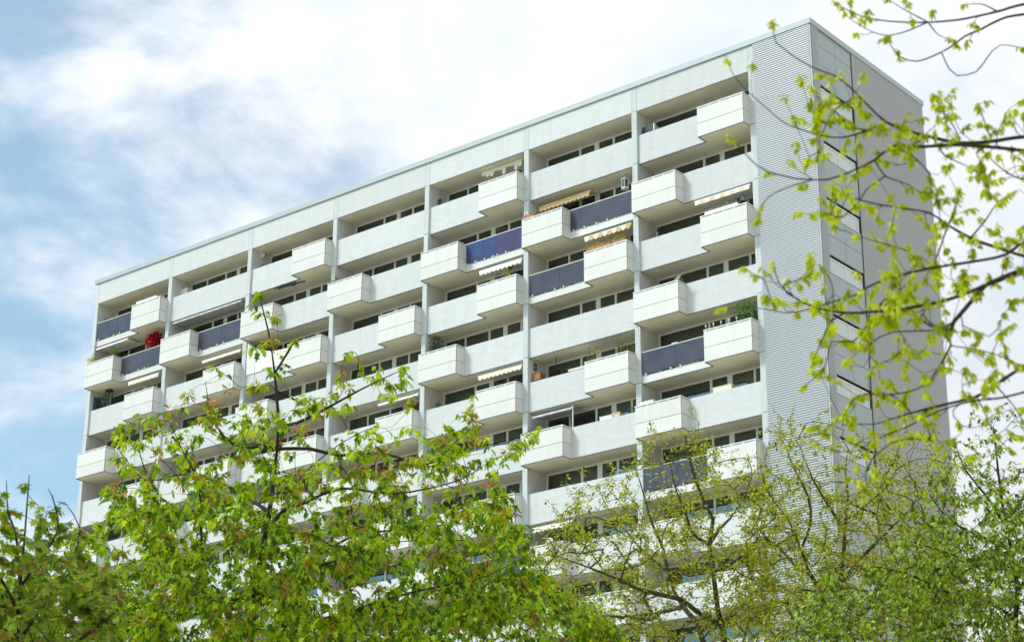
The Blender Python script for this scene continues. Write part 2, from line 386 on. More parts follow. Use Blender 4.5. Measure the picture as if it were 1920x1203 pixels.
me_clamp = mk(lambda m: m.box(-.035, .035, YP-.07, YP-.0, .362, .43), 'clamp')
me_shade_strip = {}
def shade_strip_mesh(side, a0, a1):  # dark strip added to stand for the shade along the bottom edges
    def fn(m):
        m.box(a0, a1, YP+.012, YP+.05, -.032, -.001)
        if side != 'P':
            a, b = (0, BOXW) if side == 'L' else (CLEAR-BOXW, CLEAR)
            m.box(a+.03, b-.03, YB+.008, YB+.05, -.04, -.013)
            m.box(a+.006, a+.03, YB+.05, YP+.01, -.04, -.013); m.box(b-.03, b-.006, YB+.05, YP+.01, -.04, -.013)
    if side not in me_shade_strip: me_shade_strip[side] = mk(fn, 'drip_shade_strip')
    return me_shade_strip[side]
def balcony(k, r, code):
    """k bay 1..7, r row 1..; bottom of the slab is the joint below"""
    x0 = GX[k-1]+CW; zb = zj(r); side = code[0]; sol = code[1:] or None
    b = tp('balcony', me_slab[side], MT['soffit'], (x0, 0, zb))
    if side == 'P': a0, a1 = 0.0, CLEAR
    elif side == 'L': a0, a1 = BOXW, CLEAR
    else: a0, a1 = 0.0, CLEAR-BOXW
    a0 += .004; a1 -= .004
    tp('drip_shade_strip', shade_strip_mesh(side, a0, a1), MT['shade_strip'], (0,0,0), b)
    if sol is None:
        o = tp('parapet', parapet_mesh(a1-a0), MT['brick'], (a0, 0, 0), b)
    else:
        mb = MB().box(a0, a1, YP, YP+.149, 0, .36); tp('slab_edge', mb, MT['panel'], (0,0,0), b)
        ns = 3 if sol == 'b' else 2
        cuts = [0, .30, .52, 1] if ns == 3 else ([0, .5, 1] if not (k == 6 and r == 2) else [0, .17, 1])
        mats = ([MT['solar_blue'], MT['solar_blue'], MT['solar_purple']] if ns == 3 else [MT['solar'], MT['solar']])
        for i in range(len(cuts)-1):
            xa = a0+.03+(a1-a0-.06)*cuts[i]; xb = a0+.03+(a1-a0-.06)*cuts[i+1]
            tp('solar_panel', MB().box(xa+.008, xb-.008, YP-.055, YP-.03, .40, PH-.05), mats[i], (0,0,0), b)
        fr = MB()
        fr.box(a0+.01, a1-.01, YP-.06, YP+.03, PH-.035, PH)
        fr.box(a0+.02, a1-.02, YP-.025, YP+.0, .41, .45)
        for i in range(5):
            x = a0+.1+(a1-a0-.2)*i/4; fr.box(x-.02, x+.02, YP-.025, YP+.02, .361, PH-.036)
        tp('rail_frame', fr, MT['rail'], (0,0,0), b)
        for u in cuts[:-1]:
            for q in (.06, .42):
                x = a0+(a1-a0)*min(u+q*(1 if ns == 2 else .4), .97)
                tp('clamp', me_clamp, MT['rail'], (x, 0, 0), b)
    if side != 'P':
        bx = 0.0 if side == 'L' else CLEAR-BOXW
        SIDES[(k, r)] = x0+bx
        for nm, key, mt in (('front_panel','front_low','panel'), ('front_panel','front_up','panel'), ('side_panel','side_low_l','panel'),
                            ('side_panel','side_up_l','panel'), ('side_panel','side_low_r','panel'), ('side_panel','side_up_r','panel'),
                            ('sub_frame','sub','dark'), ('handrail','rail','rail')):
            tp(nm, BXM[key], MT[mt], (bx, 0, 0), b)
    return b

# windows: frame mesh + panes -----------------------------------
LAYW = {'A': [.10, 1.93, .12, .82, .28, .82, .12, 1.93, .10], 'B': [.10, 2.62, .12, .80, .26, 1.10, .12, 1.0, .10],
        'C': [.10, 1.25, .10, 1.45, .12, .82, .28, .82, .12, 1.10, .10]}
def norm(l):
    s = sum(l); return [v*CLEAR/s for v in l]
LAYW = {k: norm(v) for k, v in LAYW.items()}
WH = H-.2
me_win = {}; me_pane = {}
for key, l in LAYW.items():
    m = MB(); x = 0; panes = []
    for i, v in enumerate(l):
        if i % 2 == 0: m.box(x, x+v, 0, .09, 0, WH)
        else:
            m.box(x, x+v, .005, .085, WH-.09, WH-.001); m.box(x, x+v, .005, .085, .001, .12)
            panes.append((x, v))
        x += v
    me_win[key] = m.mesh('window'); me_pane[key] = []
    for (x, v) in panes:
        pm = MB(); pm.box(x-.005, x+v+.005, .04, .05, .115, WH-.085); me_pane[key].append(pm)
def curtain(parent, x0, x1, mat, rng):
    m = MB(); n = int((x1-x0)/.05); k = 0
    z0, z1 = .08, WH-.05
    for i in range(n+1):
        x = x0+(x1-x0)*i/n; y = .22+.035*math.sin(i*1.9+rng.random()*.6)
        m.v += [(x, y, z0), (x, y, z1)]
    for i in range(n): m.f.append((2*i, 2*i+2, 2*i+3, 2*i+1))
    return tp('curtain', m, mat, (0,0,0), parent, smooth=True)
TEAL = {(6,7),(6,6),(5,6),(5,7),(3,1),(2,4)}
CURT = {(7,2):[(3.6,4.3),(5.0,6.4)], (7,4):[(3.9,4.5)], (7,6):[(.1,2.6),(5.0,5.6),(5.7,6.3)], (6,6):[(.3,2.6)], (5,4):[(4.9,6.2)],
        (4,3):[(.2,1.2)], (5,2):[(.3,.7)], (6,5):[(4.6,5.6)], (5,5):[(.2,1.0)], (4,1):[(5.4,6.2)], (3,2):[(5.6,6.2)], (6,3):[(.2,.5)]}
def window(k, r):
    x0 = GX[k-1]+CW; zb = zj(r)
    key = 'B' if k == 7 else ('C' if (k+r) % 3 == 0 else 'A')
    w = tp('window', me_win[key], MT['frame'], (x0, YW, zb+.2))
    for i, pm in enumerate(me_pane[key]):
        t = rng.random()
        mt = 'glass' if t < .5 else ('glass_dark' if t < .85 else 'glass_clear')
        if (k, r) in TEAL and i != 1: mt = 'glass_teal'
        if (k, r) in CURT: mt = 'glass_clear'
        me = pm.mesh('pane')
        tp('pane', me, MT[mt], (0,0,0), w)
    for (a, b) in CURT.get((k, r), []): curtain(w, a, b, MT['curtain'], rng)
    if (k, r) not in CURT and rng.random() < .6:
        a = rng.choice([.15, 1.2, 4.4, 5.2]); curtain(w, a, a+rng.uniform(.5, 1.1), MT[rng.choice(['curtain','curtain_dark'])], rng)

for r in range(1, NROW+1):
    for k in range(1, 8):
        balcony(k, r, LAY[r-1][k-1]); window(k, r)
for k in range(8):
    tp('column', me_coltop, MT['concrete'], (GX[k], 0, ZJ))
    for r in range(1, NALL+1):
        tp('column', me_col, MT['concrete'], (GX[k], 0, zj(r-1)))
        if r <= NROW: tp('partition', me_part, MT['partition'], (GX[k], 0, zj(r-1)))
for k in range(7): tp('fascia', me_fascia, MT['brick'], (GX[k]+CW, 0, ZJ))
# floors seen through the glass, inner walls, roof, back walls
for r in range(0, NROW+1):
    m = MB(); 
    if r == 0:
        m.box(GX[0]+.02, X7+.3-.01, .165, D-.2, zj(0)+.003, zj(0)+.25)
    else: m.box(GX[0]+.02, X7+.3-.01, YW+.10, 6.0, zj(r), zj(r)+.19)
    tp('floor_slab', m, MT['soffit'])
m = MB()
for k in range(8): m.box(GX[k]+.02, GX[k]+CW-.02, YW+.12, 6.0, zj(NROW), ZJ-.001)
m.box(GX[0]+.02, X7+.28, 6.001, 6.2, zj(NROW), ZJ-.002)
tp('inner_wall', m, MT['room'])
m = MB(); m.box(GX[0]-.0, GX[0]+.018, .341, D-.1, 0, ZJ+1.29); tp('end_wall', m, MT['concrete'])
m = MB(); m.box(GX[0]+.02, -.1, D-.18, D-.10, 0, ZJ+1.29); tp('rear_wall', m, MT['concrete'])
m = MB(); m.box(GX[0]+.05, -.08, .17, D-.20, ZJ+1.0, ZJ+1.28); tp('roof', m, MT['coping'])
# the lower storeys, under the picture's edge
m = MB()
for r in range(NROW+1, NALL+1):
    m.box(GX[0]+CW+.02, X7-.02, YP, YP+.15, zj(r), zj(r)+PH); m.box(GX[0]+CW, X7, YP+.151, YW, zj(r)+.002, zj(r)+.2)
tp('lower_parapet', m, MT['brick'])
m = MB(); m.box(GX[0]+.02, X7+.28, YW+.02, YW+.3, 0, zj(NROW)-.005); tp('lower_wall', m, MT['partition'])
# coping (four runs) with a dark shadow joint under it
zc0, zc1 = ZJ+1.315, ZJ+1.585
xl, xr, yf, yr = GX[0]-.12, .09, -.09, D+.09
for nm, b in (('front', (xl, xr, yf, yf+.35)), ('side', (xr-.35, xr, yf+.351, yr)), ('end', (xl, xl+.35, yf+.351, yr)), ('rear', (xl+.351, xr-.351, yr-.35, yr))):
    tp('coping', MB().box(b[0], b[1], b[2], b[3], zc0, zc1), MT['coping'])
m = MB().box(GX[0]+.01, -.02, .012, D-.02, ZJ+1.301, zc0-.001); tp('shadow_joint', m, MT['dark'])

# ribbed metal cladding: real ribs, too fine to pick apart one by one
def ribs(name, p0, p1, nrm, z0, z1, pitch=.112, depth=.05, face=.066):
    """vertical strip of horizontal ribs from plan point p0 to p1; nrm points outward"""
    m = MB(); prof = []
    z = z1; 
    while z > z0+pitch:
        prof += [(depth, z), (depth, z-face), (0, z-face-.004), (0, z-pitch+.004)]
        z -= pitch
    prof.append((depth, z))
    for d, zz in prof:
        m.v += [(p0[0]+nrm[0]*d, p0[1]+nrm[1]*d, zz), (p1[0]+nrm[0]*d, p1[1]+nrm[1]*d, zz)]
    for i in range(len(prof)-1): m.f.append((2*i, 2*i+2, 2*i+3, 2*i+1))
    o = tp(name, m, MT['rib']); o['kind'] = 'stuff'
    return o
CX0 = X7+CW+.012
ZT = ZJ+1.30
ribs('ribbed_cladding', (CX0, .0), (-.035, .0), (0, -1), 0, ZT)
SY0, SY1 = .66, 3.62                            # window strip on the end wall
ribs('ribbed_cladding', (0, .035), (0, SY0-.02), (1, 0), 0, ZT)
ribs('ribbed_cladding', (0, SY1+.02), (0, D-.03), (1, 0), 0, ZT)
tp('corner_trim', MB().box(-.036, .034, -.034, .036, 0, ZT-.002), MT['coping'])
tp('corner_trim', MB().box(-.03, .034, D-.03, D+.03, 0, ZT-.002), MT['coping'])
m = MB().box(-.30, -.06, .06, SY0-.08, 0, ZT-.003); m.box(-.30, -.06, SY1+.08, D-.19, 0, ZT-.003); m.box(CX0, -.31, .06, .2, 0, ZT-.003)
tp('backing_wall', m, MT['dark'])
m = MB().box(-.058, -.012, SY0-.1, SY0-.02, 0, ZT-.004); m.box(-.058, -.012, SY1+.02, SY1+.1, 0, ZT-.004)
tp('strip_edge', m, MT['dark'])
# rear bay that steps out behind the end wall
def rear_bay():
    zt = ZJ-2.0
    ribs('rear_bay_cladding', (-.15, D+.031), (-.15, D+.66), (1, 0), 0, zt)
    tp('rear_bay', MB().box(-3.0, -.16, D+.031, D+.66, 0, zt), MT['coping'])
rear_bay()
# grey panels and two-pane windows in the strip
rows = []
zt = ZT
SM = (SY0+SY1)/2
def gpanel(z0, z1):
    for a, b in ((SY0, SM), (SM, SY1)):
        tp('cladding_panel', MB().box(-.05, .005, a+.012, b-.012, z0+.012, z1-.012), MT['gpanel'])
def swindow(z0, z1):
    m = MB(); fw = .07
    m.box(-.14, -.06, SY0+.03, SY1-.03, z0+.03, z0+.03+fw); m.box(-.14, -.06, SY0+.03, SY1-.03, z1-.03-fw, z1-.03)
    for a in (SY0+.03, SM-fw/2, SY1-.03-fw): m.box(-.139, -.061, a, a+fw, z0+.031+fw, z1-.031-fw)
    w = tp('stair_window', m, MT['frame'])
    for a, b in ((SY0+.03+fw, SM-fw/2), (SM+fw/2, SY1-.03-fw)):
        tp('pane', MB().box(-.105, -.095, a-.005, b+.005, z0+.03+fw-.005, z1-.03-fw+.005), MT['pale_sky'], (0,0,0), w)
    tp('sill', MB().box(-.06, .02, SY0+.02, SY1-.02, z0+.0, z0+.029), MT['coping'], (0,0,0), w)
zs = [ZT-.002, ZT-.80, ZT-1.78, ZT-2.84]
for i in range(3): gpanel(zs[i+1], zs[i])
z = zs[3]
while z > 3.2:
    swindow(z-.90, z-.06)
    gpanel(z-.90-.95, z-.90); gpanel(z-2.8, z-.90-.95)
    z -= 2.8
gpanel(0.02, z)
tp('strip_backing', MB().box(-.35, -.22, SY0-.06, SY1+.06, 0, ZT-.005), MT['dark'])

# ------------------------------------------------------------------ things on the balconies
def place(px, py, Y): return on_y(px, py, Y)
def fl(r): return zj(r)+.20                    # balcony floor of a row
nrng = np.random.default_rng(11)

def awning(px, Y, mat, label, r, val=.22, scallop=True, stripes=None, drop=.18, group=None, name='awning', ragged=False):
    """folding awning: cassette at the window wall, cloth out to a front bar at plane y = Y, valance below the bar.
       px = (x0, y0, x1, y1): ends of the front bar in the picture"""
    a = place(px[0], px[1], Y); b = place(px[2], px[3], Y)
    zc = zj(r-1)                               # underside of the slab above
    zbar = min((a[2]+b[2])/2, zc-.06)
    x0, x1 = min(a[0], b[0]), max(a[0], b[0])
    root = empty(name, ((x0+x1)/2, YW-.12, zc-.10))
    tag(root, label, 'awning', group)
    ox, oy, oz = root.location
    def P(m): 
        m.v = [(v[0]-ox, v[1]-oy, v[2]-oz) for v in m.v]; return m
    part('cassette', P(MB().box(x0, x1, YW-.20, YW-.03, zc-.14, zc+.004)), MT['rail'], root)
    m = MB(); n = max(6, int((x1-x0)/.25)); yb = YW-.12; zb = zc-.08
    for i in range(n+1):
        x = x0+(x1-x0)*i/n
        for j in range(4):
            t = j/3; sag = -.05*math.sin(math.pi*t)
            m.v.append((x, yb+(Y-yb)*t, zb+(zbar-zb)*t+sag))
    for i in range(n):
        for j in range(3): m.f.append((i*4+j, i*4+4+j, i*4+5+j, i*4+1+j))
    cl = part('cloth', P(m), MT[mat], root, smooth=True)
    part('front_bar', P(MB().box(x0-.03, x1+.03, Y-.04, Y+.03, zbar-.035, zbar+.035)), MT['rail'], root)
    # valance, one mesh per colour, so that stripes are cut cloth
    ns = max(5, int((x1-x0)/.26)); cols = [mat] if not stripes else [mat, stripes]
    for run in ([range(ns)] if not stripes else [[i] for i in range(ns)]):
        m = MB(); cm = cols[run[0] % len(cols)]
        for i in run:
            xa = x0+(x1-x0)*i/ns; xb = x0+(x1-x0)*(i+1)/ns; q = 6; k = len(m.v)
            hh = val*(nrng.uniform(.5, 1.5) if ragged else 1)
            for t in range(q+1):
                x = xa+(xb-xa)*t/q; cut = (.07*abs(math.sin(math.pi*t/q)) if scallop else 0)
                yy = Y-.045+.01*math.sin(x*9)
                m.v += [(x, yy, zbar), (x, yy-.01, zbar-hh*.72-cut*hh*5)]
            for t in range(q): m.f.append((k+2*t, k+2*t+2, k+2*t+3, k+2*t+1))
        part('valance' if not stripes else 'valance_stripe', P(m), MT[cm], root)
    arm = MB()
    for s in (.15, .85):
        x = x0+(x1-x0)*s
        arm.bar((x, yb, zb-.02), (x+.25*(1 if s < .5 else -1), (yb+Y)/2, (zb+zbar)/2-.04), .02); arm.bar((x+.25*(1 if s < .5 else -1), (yb+Y)/2, (zb+zbar)/2-.04), (x, Y, zbar), .02)
    part('arm', P(arm), MT['rail'], root)
    return root

awning((905,318,980,292), .55, 'cream_cloth', 'torn cream awning hanging ragged under the top lintel', 1, .34, ragged=True)
awning((1012,388,1106,360), .55, 'yellow_cloth', 'golden yellow scalloped awning over the dark-panelled balcony under the white hanging lantern', 2, .26)
awning((1097,445,1183,420), .15, 'cream_cloth', 'pale awning with a yellow zigzag valance above a box of yellow flowers', 3, .24, stripes='yellow_cloth')
awning((1304,380,1406,345), .10, 'white_cloth', 'orange and white striped awning above two black lanterns', 3, .30, scallop=False, stripes='orange_cloth')
awning((900,510,979,484), .15, 'white_cloth', 'white awning with a zigzag edge under the blue solar panels', 3, .24)
awning((182,655,240,634), .10, 'white_cloth', 'white awning under the corner balcony with a white box and dark panels', 2, .12, scallop=False)
awning((325,607,452,563), .15, 'grey_cloth', 'long grey folded awning under a plain parapet', 2, .10, scallop=False)
awning((242,718,298,698), .15, 'cream_cloth', 'scalloped cream awning under the dark panels below the red maple', 3, .22)
awning((380,678,452,654), .15, 'cream_cloth', 'straight-edged cream awning beneath the second pair of dark panels', 3, .20, scallop=False)
awning((898,708,979,682), .15, 'cream_cloth', 'cream wavy awning fully under a parapet right of a projecting white box', 5, .22)
awning((710,758,785,738), .12, 'white_cloth', 'white awning half drawn above a small yellow-green shrub', 5, .14, scallop=False)
awning((1000,785,1072,762), .12, 'grey_cloth', 'grey awning propped by a slim pole at its end', 6, .10, scallop=False)
awning((1000,994,1074,972), .10, 'cream_cloth', 'cream scalloped awning above the satellite dish', 8, .22)

# ---- leaves for small plants
LEAF_T = (np.array([(0,0,0),(.30,.30,.05),(.22,.72,.02),(0,1,-.10),(-.22,.72,.02),(-.30,.30,.05),(0,.45,-.05)]),
          [(0,1,6),(1,2,6),(2,3,6),(3,4,6),(4,5,6),(5,0,6)])
MAPLE_T = (np.array([(0,0,0),(.26,-.06,.03),(.50,.16,.02),(.30,.30,.03),(.52,.66,-.06),(.22,.60,.0),(0,1.0,-.16),
                     (-.22,.60,.0),(-.52,.66,-.06),(-.30,.30,.03),(-.50,.16,.02),(-.26,-.06,.03),(0,.34,-.06)]),
           [(0,1,12),(1,2,3),(1,3,12),(3,4,5),(3,5,12),(5,6,12),(6,7,12),(7,8,9),(7,9,12),(9,10,11),(9,11,12),(11,0,12)])
TUFT_T = (np.array([(-.05,0,0),(.05,0,0),(.10,.7,.02),(0,1,0),(-.10,.7,.02)]), [(0,1,2,3,4)])
def unit(v): return v/(np.linalg.norm(v, axis=-1, keepdims=True)+1e-9)
def leaf_mesh(name, tmpl, pos, dirs, nrm, size, col):
    """one mesh of many leaves: pos (n,3) leaf base, dirs along the blade, nrm face normal, size (n,), col (n,3)"""
    tv, tf = tmpl; n = len(pos); k = len(tv)
    d = unit(dirs); x = unit(np.cross(d, nrm)); z = np.cross(x, d)
    V = pos[:,None,:]+size[:,None,None]*(tv[None,:,0:1]*x[:,None,:]+tv[None,:,1:2]*d[:,None,:]+tv[None,:,2:3]*z[:,None,:])
    V = V.reshape(-1,3)
    loops = np.concatenate([np.array(f) for f in tf]); lens = np.array([len(f) for f in tf])
    L_ = (loops[None,:]+(np.arange(n)*k)[:,None]).reshape(-1)
    lens = np.tile(lens, n); starts = np.concatenate([[0], np.cumsum(lens)[:-1]])
    me = bpy.data.meshes.new(name)
    me.vertices.add(len(V)); me.vertices.foreach_set('co', V.astype(np.float32).ravel())
    me.loops.add(len(L_)); me.loops.foreach_set('vertex_index', L_.astype(np.int32))
    me.polygons.add(len(lens)); me.polygons.foreach_set('loop_start', starts.astype(np.int32)); me.polygons.foreach_set('loop_total', lens.astype(np.int32))
    me.update(calc_edges=True)
    at = me.attributes.new('tint', 'FLOAT_COLOR', 'POINT')
    c = np.ones((len(V),4), np.float32); c[:,:3] = np.repeat(col, k, axis=0); at.data.foreach_set('color', c.ravel())
    return me
def rand_dirs(rg, n): return unit(rg.normal(size=(n,3)))

def plant(px, Y, r, w, h, cols, label, nleaf=120, lsize=.09, pot='terracotta', cat='plant', name='potted_plant', top=None, group=None, tm=LEAF_T):
    """px = picture point of the foliage's centre; the pot stands on the balcony floor of row r"""
    c = place(px[0], px[1], Y); z0 = fl(r)
    k = max(1, min(7, int((c[0]-GX[0])//BW)+1)); lo, hi = GX[k-1]+CW+.2, GX[k]-.2
    if Y < YP and (k, r) in SIDES: lo, hi = max(lo, SIDES[(k, r)]+.24), min(hi, SIDES[(k, r)]+BOXW-.24)
    c[0] = min(max(c[0], lo), hi)
    root = empty(name, (c[0], Y, z0)); tag(root, label, cat, group)
    cz = c[2]-z0
    ph = min(.38, max(.2, cz*.4))
    part('pot', MB().lathe((0,0,0), [(.11,0),(.15,ph*.85),(.17,ph*.85),(.17,ph),(.13,ph),(.12,ph-.05)]), MT[pot], root)
    m = MB(); rg = np.random.default_rng(int(px[0]*7+px[1])); tips = []
    for i in range(6):
        t = np.array([rg.normal()*w*.28, rg.normal()*w*.2, cz+rg.uniform(-.5,.45)*h])
        mid = np.array([t[0]*.4, t[1]*.4, (ph+t[2])*.5]); m.bar((0,0,ph-.06), mid, .014, .011, 5); m.bar(mid, t, .011, .004, 5); tips.append(t)
    part('stem', m, MT['bark_green'], root)
    u = rand_dirs(rg, nleaf)*(rg.random((nleaf,1))**.4)
    pos = np.array([0,0,cz])+u*np.array([w/2, w*.38, h/2])
    pos[:,2] = np.maximum(pos[:,2], ph)
    col = np.array(cols)[rg.integers(0, len(cols), nleaf)]*rg.uniform(.7,1.25,(nleaf,1))
    d = unit(u+np.array([0,0,-.25])+rg.normal(size=(nleaf,3))*.4)
    me = leaf_mesh('foliage', tm, pos, d, rand_dirs(rg, nleaf), rg.uniform(.7,1.3,nleaf)*lsize, col)
    link('foliage', me, MT['leaf'], root)
    return root
GR = [(.10,.22,.03),(.16,.30,.04),(.06,.15,.03)]
YG = [(.30,.36,.05),(.22,.32,.05),(.40,.38,.08)]
DK = [(.03,.07,.02),(.05,.10,.03)]
plant((290,638), .35, 2, 1.15, .95, [(.42,.015,.02),(.28,.01,.02),(.50,.04,.03)], 'bright red leaved maple behind the dark corner panels', 420, .13, tm=MAPLE_T, name='potted_maple')
plant((172,676), -.2, 2, .75, .55, YG, 'round yellow-green bush on the end of the outermost corner box', 220, .08)
plant((214,658), -.05, 2, .5, .7, GR, 'upright green plant beside the rounded yellow-green bush', 120, .09)
plant((361,617), -.2, 2, .35, .5, GR, 'small green plant on the box next to the second pair of dark panels', 80, .08)
plant((263,563), .4, 1, .7, .5, YG, 'sparse yellow-green plant on the top corner balcony box', 60, .08)
plant((198,605), .5, 1, .45, .8, GR, 'thin plant behind the top dark corner panels', 60, .09)
plant((625,526), -.3, 2, .55, .35, GR, 'leafy green plant at the column end of a plain white box', 130, .08)
plant((188,755), .55, 3, .9, .7, DK, 'dark shrub beside a blue tub on a corner balcony', 150, .1)
plant((950,512), -.1, 3, .6, .5, YG, 'yellow-green plant under the red lantern', 80, .1)
plant((813,650), .55, 4, .9, .95, DK+[(.05,.16,.05)], 'dark bushy evergreen against the partition beside a box', 260, .1)
plant((1111,667), .25, 5, .7, 1.2, GR+YG, 'straggly green plant beside the slender seedling pole', 90, .1)
plant((1173,652), .10, 5, .95, 1.15, [(.20,.26,.10),(.28,.30,.12),(.10,.14,.05)], 'tall feathery olive plant at the column end of a box', 260, .09)
plant((1400,587), -.05, 5, 1.1, 1.2, GR+[(.05,.11,.02)], 'big dense green bush on the box with little white knobs', 520, .10)
plant((1187,768), .6, 6, .35, .55, GR, 'small green plant behind the plain column near the orange crate', 60, .09)
plant((770,767), .5, 5, .6, .6, YG, 'small yellow-green shrub under the half-drawn white awning', 120, .09)
plant((1075,490), .5, 3, .3, .3, GR, 'tiny green plant behind dark solar panels', 30, .08)
plant((282,727), -.2, 3, .6, .35, YG+GR, 'low mixed greenery on a box under the scalloped cream awning', 80, .07)
plant((822,756), .7, 5, .3, .3, GR, 'little green plant on the balcony below the dark bushy evergreen', 40, .08)
plant((1277,523), -.25, 4, .45, .3, YG, 'small sprouting plant on the box with the pigeon', 50, .07)
plant((490,505), .7, 1, .4, .5, YG, 'yellow-green plant leaning on the partition under the round wall dish', 60, .09)

def flower_box(x0, y0, x1, y1, Y, label, cols, n=160, name='flower_box'):
    """planter clipped inside the box rail"""
    a = place(x0, y0, Y); b = place(x1, y1, Y)
    return a, b
def rail_planter(k, r, u0, u1, label, cols, h=.3, n=140, mat='terracotta'):
    xb = SIDES[(k, r)]; z = zj(r)+PT+.096
    x0, x1 = xb+BOXW*u0, xb+BOXW*u1
    root = empty('flower_box', ((x0+x1)/2, YB+.10, z)); tag(root, label, 'flower box')
    w = x1-x0
    part('trough', MB().box(-w/2, w/2, -.09, .11, -.001, .14), MT[mat], root)
    rg = np.random.default_rng(int(x0*100) & 0xffff)
    pos = np.stack([rg.uniform(-w/2, w/2, n), rg.uniform(-.1,.12,n), .12+h*rg.random(n)**1.5*(.6+.4*np.sin(rg.random(n)*9))], 1)
    col = np.array(cols)[rg.integers(0, len(cols), n)]*rg.uniform(.7,1.2,(n,1))
    link('foliage', leaf_mesh('foliage', LEAF_T, pos, unit(rg.normal(size=(n,3))+np.array([0,0,.6])), rand_dirs(rg,n), rg.uniform(.06,.12,n), col), MT['leaf'], root)
rail_planter(6, 3, .05, .62, 'long flower box with pale yellow blossoms on a box beside dark panels', [(.55,.50,.12),(.22,.30,.05),(.6,.45,.1)], .26)
rail_planter(6, 3, .66, .95, 'short flower box full of yellow-green leaves by the column', YG, .26)
rail_planter(6, 2, .03, .30, 'flower box with pink-orange blossoms at the column end of the box beside the yellow awning', [(.6,.22,.12),(.2,.3,.06),(.6,.4,.3)], .18, 70)
rail_planter(7, 3, .10, .80, 'flower box with dark leaves under the two black lanterns', [(.06,.12,.04),(.25,.3,.1),(.5,.5,.4)], .22, 110, 'white_plastic')
rail_planter(1, 1, .15, .85, 'dry planter with pale stalks along the top corner box', [(.35,.33,.12),(.25,.3,.08)], .16, 70, 'white_plastic')
rail_planter(7, 6, .1, .4, 'low planter with a few leaves on the box below the dark-panelled corner balcony', GR, .1, 30, 'white_plastic')

def lantern(px, Y, label, mat, r, s=.16, hang=True, name='lantern'):
    c = place(px[0], px[1], Y); zc = zj(r-1)
    root = empty(name, (c[0], Y, c[2]-s*1.2)); tag(root, label, 'lantern')
    part('body', MB().lathe((0,0,0), [(s*.6,0),(s*.72,s*.2),(s*.66,s*.3)], 6), MT[mat], root)
    part('glass', MB().lathe((0,0,s*.3), [(s*.6,0),(s*.6,s*1.3)], 6), MT['glass_clear'], root)
    m = MB()
    for i in range(6):
        t = math.pi/3*i; m.bar((s*.63*math.cos(t), s*.63*math.sin(t), s*.28), (s*.63*math.cos(t), s*.63*math.sin(t), s*1.62), s*.06, n=4)
    part('cage', m, MT[mat], root)
    part('cap', MB().lathe((0,0,s*1.6), [(s*.80,0),(s*.55,s*.35),(s*.12,s*.7),(s*.12,s*.85)], 6), MT[mat], root)
    zz = root.location[2]
    if hang: part('chain', MB().bar((0,0,s*2.4), (0,0,zc-zz+.003), .008, n=4), MT['black_metal'], root)
    else: part('post', MB().bar((0,0,fl(r)-zz), (0,0,.01), .02, n=5), MT['black_metal'], root)
lantern((1172,343), .6, 'white hanging lantern above a dark-panelled balcony', 'white_plastic', 2, .30)
lantern((1382,376), -.15, 'black lantern nearer the awning middle, one of a pair beneath the striped awning', 'black_metal', 3, .17, False)
lantern((1393,371), -.15, 'black lantern next to the column, one of a pair beneath the striped awning', 'black_metal', 3, .17, False)
lantern((825,378), .7, 'dark little lantern hanging by the partition on a top balcony', 'black_metal', 1, .14)
lantern((957,503), .5, 'round red hanging lantern under the white zigzag awning', 'red_paper', 3, .16)
lantern((1233,431), .9, 'small red lamp on a long cord above a plain parapet', 'red_paper', 3, .08)
lantern((1003,687), .55, 'square dark wall lantern in the corner over the brown crate', 'black_metal', 5, .16)

def box_thing(name, label, cat, px, Y, r, w, d, h, mat, stand=True, lid=None):
    c = place(px[0], px[1], Y); z0 = fl(r)
    root = empty(name, (c[0], Y, z0)); tag(root, label, cat)
    top = c[2]-z0
    m = MB()
    if stand:
        for sx in (-1,1):
            for sy in (-1,1): m.box(sx*(w/2-.03)-.02, sx*(w/2-.03)+.02, sy*(d/2-.03)-.02, sy*(d/2-.03)+.02, 0, top-h+.001)
        part('stand', m, MT['black_metal'], root)
        part('body', MB().box(-w/2, w/2, -d/2, d/2, top-h, top), MT[mat], root)
    else:
        part('body', MB().box(-w/2, w/2, -d/2, d/2, 0, top), MT[mat], root)
    part('lid', MB().box(-w/2-.015, w/2+.015, -d/2-.015, d/2+.015, top+.001, top+.035), MT[lid or mat], root)
    return root
# cabinet on the second top balcony
c0 = place(333, 551, 1.0); c1 = place(357, 551, 1.0)
cb = empty('storage_cabinet', ((c0[0]+c1[0])/2, 1.0, fl(1))); tag(cb, 'tall white storage cabinet beside the partition on a top balcony', 'cabinet')
wc = abs(c1[0]-c0[0])
part('body', MB().box(-wc/2, wc/2, -.25, .25, 0, 2.05), MT['white_plastic'], cb)
part('door', MB().box(-wc/2+.02, -.005, -.275, -.251, .03, 2.02), MT['white_plastic'], cb)
part('door', MB().box(.005, wc/2-.02, -.275, -.251, .03, 2.02), MT['white_plastic'], cb)
part('handle', MB().box(-.05, -.03, -.30, -.276, .95, 1.1), MT['rail'], cb)
box_thing('wooden_crate', 'brown wooden crate above the parapet under a square lantern', 'crate', (1009,703), .5, 5, .55, .4, .32, 'wood')
box_thing('plastic_tub', 'blue plastic tub beside the dark corner shrub', 'tub', (177,748), .5, 3, .55, .5, .5, 'blue_plastic', False)
box_thing('storage_chest', 'white storage chest above the parapet beside the orange crate', 'chest', (1142,782), .5, 6, .8, .4, .4, 'white_plastic')
box_thing('plastic_crate', 'orange crate above the parapet beside the white chest', 'crate', (1160,776), .5, 6, .42, .4, .4, 'orange_cloth')
box_thing('cream_cushion', 'cream cushion laid over the parapet near pale curtains', 'cushion', (1358,726), .45, 6, 1.0, .35, .22, 'cream_cloth')
